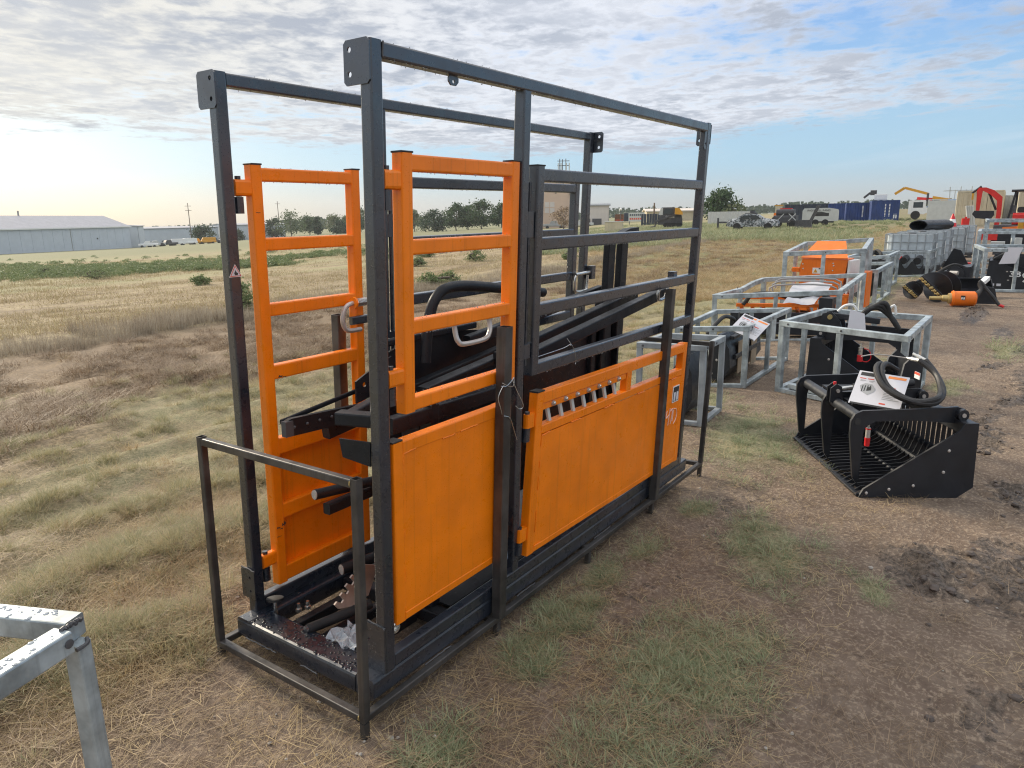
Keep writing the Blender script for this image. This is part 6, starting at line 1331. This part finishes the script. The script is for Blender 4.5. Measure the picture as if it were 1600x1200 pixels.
for x_ in (.3, 2.5, 4.8): MB().rbox(x_, x_+.12, -.06, .06, 0, 2.2).build('post', dgrey, t)
MB().rbox(0, 1.6, -.08, .0, .9, 2.1).build('panel', rust, t); MB().rbox(1.6, 5.2, -.08, 0, .85, 2.35).build('panel', lgrey, t); MB().rbox(1.62, 2.4, -.09, -.07, .88, 2.3).build('panel_stripe', navy, t)
m = MB()
for i in range(7): m.box(2.6+.34*i, 2.82+.34*i, -.095, -.085, 1.8, 2.1)
m.build('panel_lettering', navy, t); m = MB()
for i in range(6): m.box(2.6+.36*i, 2.86+.36*i, -.095, -.085, 1.15, 1.45); m.box(.2+.22*(i % 6), .32+.22*(i % 6), -.095, -.085, 1.0, 1.2)
m.build('panel_lettering', printred, t)
t = thing('dark_fence_panel', 'dark slatted fence panel beside the compact loader', 'fence', (103.2, 47.6, GZ(103, 46)-.2), rad(-66)); 
for i in range(9): MB().rbox(.42*i, .42*i+.38, -.04, .04, 0, 1.9).build('board', navy, t)
MB().rbox(0, 3.75, .05, .1, .4, .5).build('rail', dgrey, t)
def pole(label, x, y, z, h, arms=2):
    t = thing('utility_pole', label, 'utility pole', (x, y, z), facing(x, y)); MB().cyl((0, 0, -1), (0, 0, h), .20, 8, .12).build('post', wood, t)
    for i in range(arms): MB().rbox(-.06, .06, -1.1, 1.1, h-1.2-1.6*i, h-1.05-1.6*i).build('cross_arm', wood, t)
pole('tall wooden utility pole rising behind the parked cars', 152.6, 255.8, -6.5, 15.5); pole('thin utility pole standing in the pale trees', 205.0, 272.0, -4.5, 15, 1)
t = thing('street_lamp', 'thin lamp post with a pale globe beside the banner board', 'street lamp', (112, 55.6, GZ(112, 55))); MB().cyl((0, 0, 0), (0, 0, 2.6), .06, 6).build('post', dgrey, t); MB().lathe((0, 0, 2.5), (0, 0, 1), [(0, 0), (.1, .22), (.3, .25), (.5, .0)], 10).build('globe', white, t)
pole('short bare pole standing behind the dark fence panel', 110, 48.5, GZ(110, 48), 3.4, 0)
# parked vehicles in front of the long shed
def small_truck(label, x, y, rz, col, van=False):
    t = thing('parked_truck', label, 'parked truck', (x, y, GZ(x, y)-.1), rz, 'vehicles parked before the long shed')
    MB().rbox(0, 5.2, -.9, .9, .55, 1.15, r=.1).build('body', col, t); m = MB()
    cb = [(1.4, 1.1), (1.9, 1.85), (3.1, 1.9), (3.5, 1.1)] if not van else [(.9, 1.1), (1.4, 2.1), (5.1, 2.1), (5.15, 1.1)]
    m.loft([[(a, -.78, z) for a, z in cb], [(a, .78, z) for a, z in cb]]); m.m = 1
    m.prism([(cb[0][0]+.3, 1.2), (cb[1][0]+.1, 1.72), (2.9, 1.75), (3.0, 1.2)], (0, .80, 0), (1, 0, 0), (0, 0, 1), -1.6); m.build('cab', [col, glass], t)
    for x_ in (.95, 4.2): wheel(t, (x_, -.85, .38), .38, .25); wheel(t, (x_, .85, .38), .38, .25)
for i, (f, col, van, lb) in enumerate([(.0, white, 0, 'white pickup truck parked nearest the barn corner'), (.13, lgrey, 0, 'pale grey pickup parked beside the white one'), (.27, dgrey, 0, 'dark pickup truck parked before the long shed'), (.40, white, 1, 'white van parked in the middle of the far row'), (.53, white, 1, 'second white van, beside the yellow machines'), (.70, yellow, 0, 'yellow truck parked before the long shed'), (.80, yellow, 1, 'tall yellow vehicle parked under the round bush'), (.95, dgrey, 0, 'dark vehicle at the end of the far row'), (1.1, lgrey, 1, 'pale grey van parked beyond the round bush')]):
    small_truck(lb, 107+25*f, 207.5+2.5*f+1.5*(i % 2), rad(-27)+.2*(i % 3), col, van)
# small dark cars in front of the elevator
for i, f in enumerate((0., .35, .75)): small_truck(('dark car parked at the foot of the tan elevator, beside the shrub', 'grey car parked at the foot of the tan elevator', 'pale car parked at the foot of the elevator by its corner')[i], 141+9*f, 97-14*f, rad(-57), (dgrey, grey, lgrey)[i])

# ------------------------------------------------------------------ trees and shrubs
def tree(label, x, y, h, w, mat, z=None, clumps=42, leaf=.5, trunk=.18, gap=.0, shape=1., name='tree', cat='tree', group='trees along the far side of the field', seed=0):
    rn = random.Random(seed*31+int(x*7)); z = GZ(x, y)-.2 if z is None else z
    t = thing(name, label, cat, (x, y, z), rn.uniform(0, 6), group); m = MB()
    m.pipe([(0, 0, 0), (rn.gauss(0, .1), 0, h*trunk), (rn.gauss(0, .3), rn.gauss(0, .3), h*.55), (rn.gauss(0, .4), 0, h*.8)], h*.022+.05, 7, 3, taper=.04)
    cl = []
    for i in range(clumps):
        a = rn.uniform(0, 6.283); f = rn.random(); zz = h*(trunk+(.97-trunk)*f)
        prof = math.sin(math.pi*min(1, (f*.85+.15)**shape))**.6; r_ = w/2*prof*rn.random()**.5
        cl.append(Vector((r_*math.cos(a), r_*math.sin(a), zz)))
    for c in cl[::4]: m.pipe([(0, 0, c.z*.6), (c.x*.5, c.y*.5, c.z*.78), (c.x*.9, c.y*.9, c.z)], h*.008+.02, 5, 2, taper=.015)
    m.build('trunk', bark_m, t); m = MB()
    for c in cl:
        cr = w*.16*rn.uniform(.6, 1.25); n_ = int(66*(1-gap)*rn.uniform(.6, 1.2))
        for i in range(n_):
            v = Vector((rn.gauss(0, 1), rn.gauss(0, 1), rn.gauss(0, .75))); p = c+v*(cr*.62); nn = Vector((rn.gauss(0, 1), rn.gauss(0, 1), rn.gauss(.3, .9))).normalized(); u = nn.orthogonal().normalized(); v2 = nn.cross(u); a = rn.uniform(0, 6.28); u, v2 = u*math.cos(a)+v2*math.sin(a), v2*math.cos(a)-u*math.sin(a)
            l = leaf*rn.uniform(.5, 1.2); o = m.addv([p-u*l*.6, p+v2*l*.4, p+u*l*.6, p-v2*l*.4]); m.face((o, o+1, o+2, o+3))
    m.build('crown', mat, t, smooth=0); return t
TR = [(196, 262.7, 9.0, 9.5, tree_dark, 'dense low dark tree at the barn end of the far tree line'), (194.8, 251, 11.5, 12, tree_pale, 'tallest pale tree of the cluster behind the orange entry gate'), (207, 254, 9.0, 9, tree_m, 'mid green tree beside the tallest pale one'), (190.5, 228.9, 8.2, 4.6, tree_dark, 'narrow dark conifer between the pale trees'),
      (215, 247.5, 9.2, 10, tree_pale, 'pale loose tree right of the narrow conifer'), (205, 232, 5.6, 8, tree_dark, 'low dark rounded tree at the gap in the tree line'), (222, 246, 9.0, 8, tree_pale, 'thin pale tree at the edge of the gap'), (223, 240, 11.5, 12, tree_m, 'broad mid green tree seen just before the front post'), (230, 232, 14, 9, tree_pale, 'tall sparse tree partly behind the front post'),
      (193.9, 169.9, 8.2, 11.5, tree_dark, 'wide dark domed tree behind the orange upper gate'), (192, 158.5, 10, 9, tree_m, 'tall leafy tree in the middle of the upper gate view'), (196, 156.5, 9, 8, tree_m, 'leafy tree joined to the tall one by the upper gate'), (192.5, 148, 10.2, 10, tree_m, 'full round tree nearest the stile of the upper gate'), (200, 145, 8.5, 9, tree_m, 'leafy tree half hidden by the upper gate stile'), (218.4, 202.5, 10, 7, tree_pale, 'faint bare looking tree behind the signs')]
for i, (x, y, h, w, mt, lb) in enumerate(TR): tree(lb, x, y, h*.9, w*.9, mt, clumps=46, leaf=.62, gap=.45 if mt is tree_pale else .1, seed=i, trunk=.12 if mt is tree_dark else .2)
tree('broad green tree behind the white freight container', 149.6, 51, 6.2, 7.6, tree_m, z=.2, clumps=60, leaf=.5, trunk=.1, seed=50); tree('bare thin shrub beside the broad tree behind the freight container', 146, 46.8, 3.4, 4.5, tree_pale, z=.4, clumps=26, leaf=.35, gap=.6, seed=51)
tree('round dark bush at the end of the long shed', 155.9, 253.8, 5.8, 9.5, tree_dark, z=-5.6, clumps=50, leaf=.55, trunk=.04, seed=52, name='round_bush', cat='bush', group='bushes'); tree('small dark bush beyond the round one', 177.6, 263.5, 4.2, 6, tree_dark, z=-5.8, clumps=30, leaf=.5, trunk=.04, seed=53, name='round_bush', cat='bush', group='bushes')
tree('bare grey shrub in front of the tan elevator wall', 126.8, 76, 4.6, 4.4, grass_brown, z=-.9, clumps=34, leaf=.3, gap=.55, seed=54)
for i, (x, y, h, w, lb) in enumerate([(27.96, 21.5, .75, 1.3, 'single green shrub standing alone in the middle of the field'), (24.7, 22.6, .6, .9, 'small green shrub in the field by the orange gate edge'), (17.6, 15.5, .55, .9, 'leafy green shrub at the near edge of the field'), (18.4, 15.3, .6, 1.0, 'second leafy shrub at the near edge of the field'), (31.1, 27.9, .7, 1.2, 'shrub just beyond the near pair in the field'), (14.6, 25, .5, .8, 'low pale shrub near the left chute post'), (15.8, 36.3, .75, 1.9, 'wide low green shrub in front of the weed band'), (16.4, 43.2, .8, 1.7, 'dark green shrub at the front of the weed band'), (10.2, 15.8, 1.0, .9, 'tall thin weed bush at the field edge beside the orange entry gate'), (29.5, 16.8, .55, .9, 'small shrub seen between the black ladder rails')]):
    tree(lb, x, y, h*.75, w*.85, weed_m, z=GZ(x, y)-.03, clumps=26, leaf=.06, trunk=.03, name='field_shrub', cat='shrub', group='green shrubs in the field', seed=70+i)
# distant line of trees on the horizon
m = MB(); rn = random.Random(5)
for i in range(420):
    a = rad(rn.uniform(-6, 86)); R_ = rn.uniform(620, 760); x, y = CAM.x+R_*math.cos(a), CAM.y+R_*math.sin(a); z = GZ(x, y); hh = rn.uniform(3, 8)*(.5+fbm(math.degrees(a), 0, .3, 2, 9)); 
    for k in range(26):
        p = Vector((x+rn.gauss(0, 5), y+rn.gauss(0, 5), z+hh*rn.random()**.7)); l = rn.uniform(.8, 1.8); nn = Vector((rn.gauss(-math.cos(a), .5), rn.gauss(-math.sin(a), .5), rn.gauss(0, .5))).normalized(); u = nn.orthogonal().normalized()*l; v2 = nn.cross(u); o = m.addv([p-u, p+v2, p+u, p-v2]); m.face((o, o+1, o+2, o+3))
m.build('far_treeline', tree_dark, kind='stuff', smooth=0)
# a white dandelion head on the bank
m = MB(); z = float(gfull(3.05, 5.4)); m.lathe((0, 0, .12), (0, 0, 1), [(0, 0), (.006, .014), (.018, .019), (.03, .013), (.036, 0)], 8); m.m = 1; m.cyl((0, 0, -.01), (0, 0, .12), .002, 5); o = m.build('dandelion_head', [white, grass_green]); o.location = (3.05, 5.4, z)
tag(o, 'white dandelion seed head on the bank beside the left chute post', 'dandelion')
# haze over the whole plain
m = MB(); m.box(-60, 1000, -160, 1000, -26, 34)
hz = newmat('morning_haze'); hm = hz[0]; tt = hz[1]; tt.n.clear(); pv = tt.add('ShaderNodeVolumePrincipled'); oo = tt.add('ShaderNodeOutputMaterial'); tt.l.new(pv.outputs[0], oo.inputs['Volume'])
pv.inputs['Color'].default_value = (.86, .90, .94, 1); pv.inputs['Density'].default_value = .0002; pv.inputs['Anisotropy'].default_value = .3
HAZE = True
if HAZE: m.build('haze', hm, kind='stuff', smooth=0)
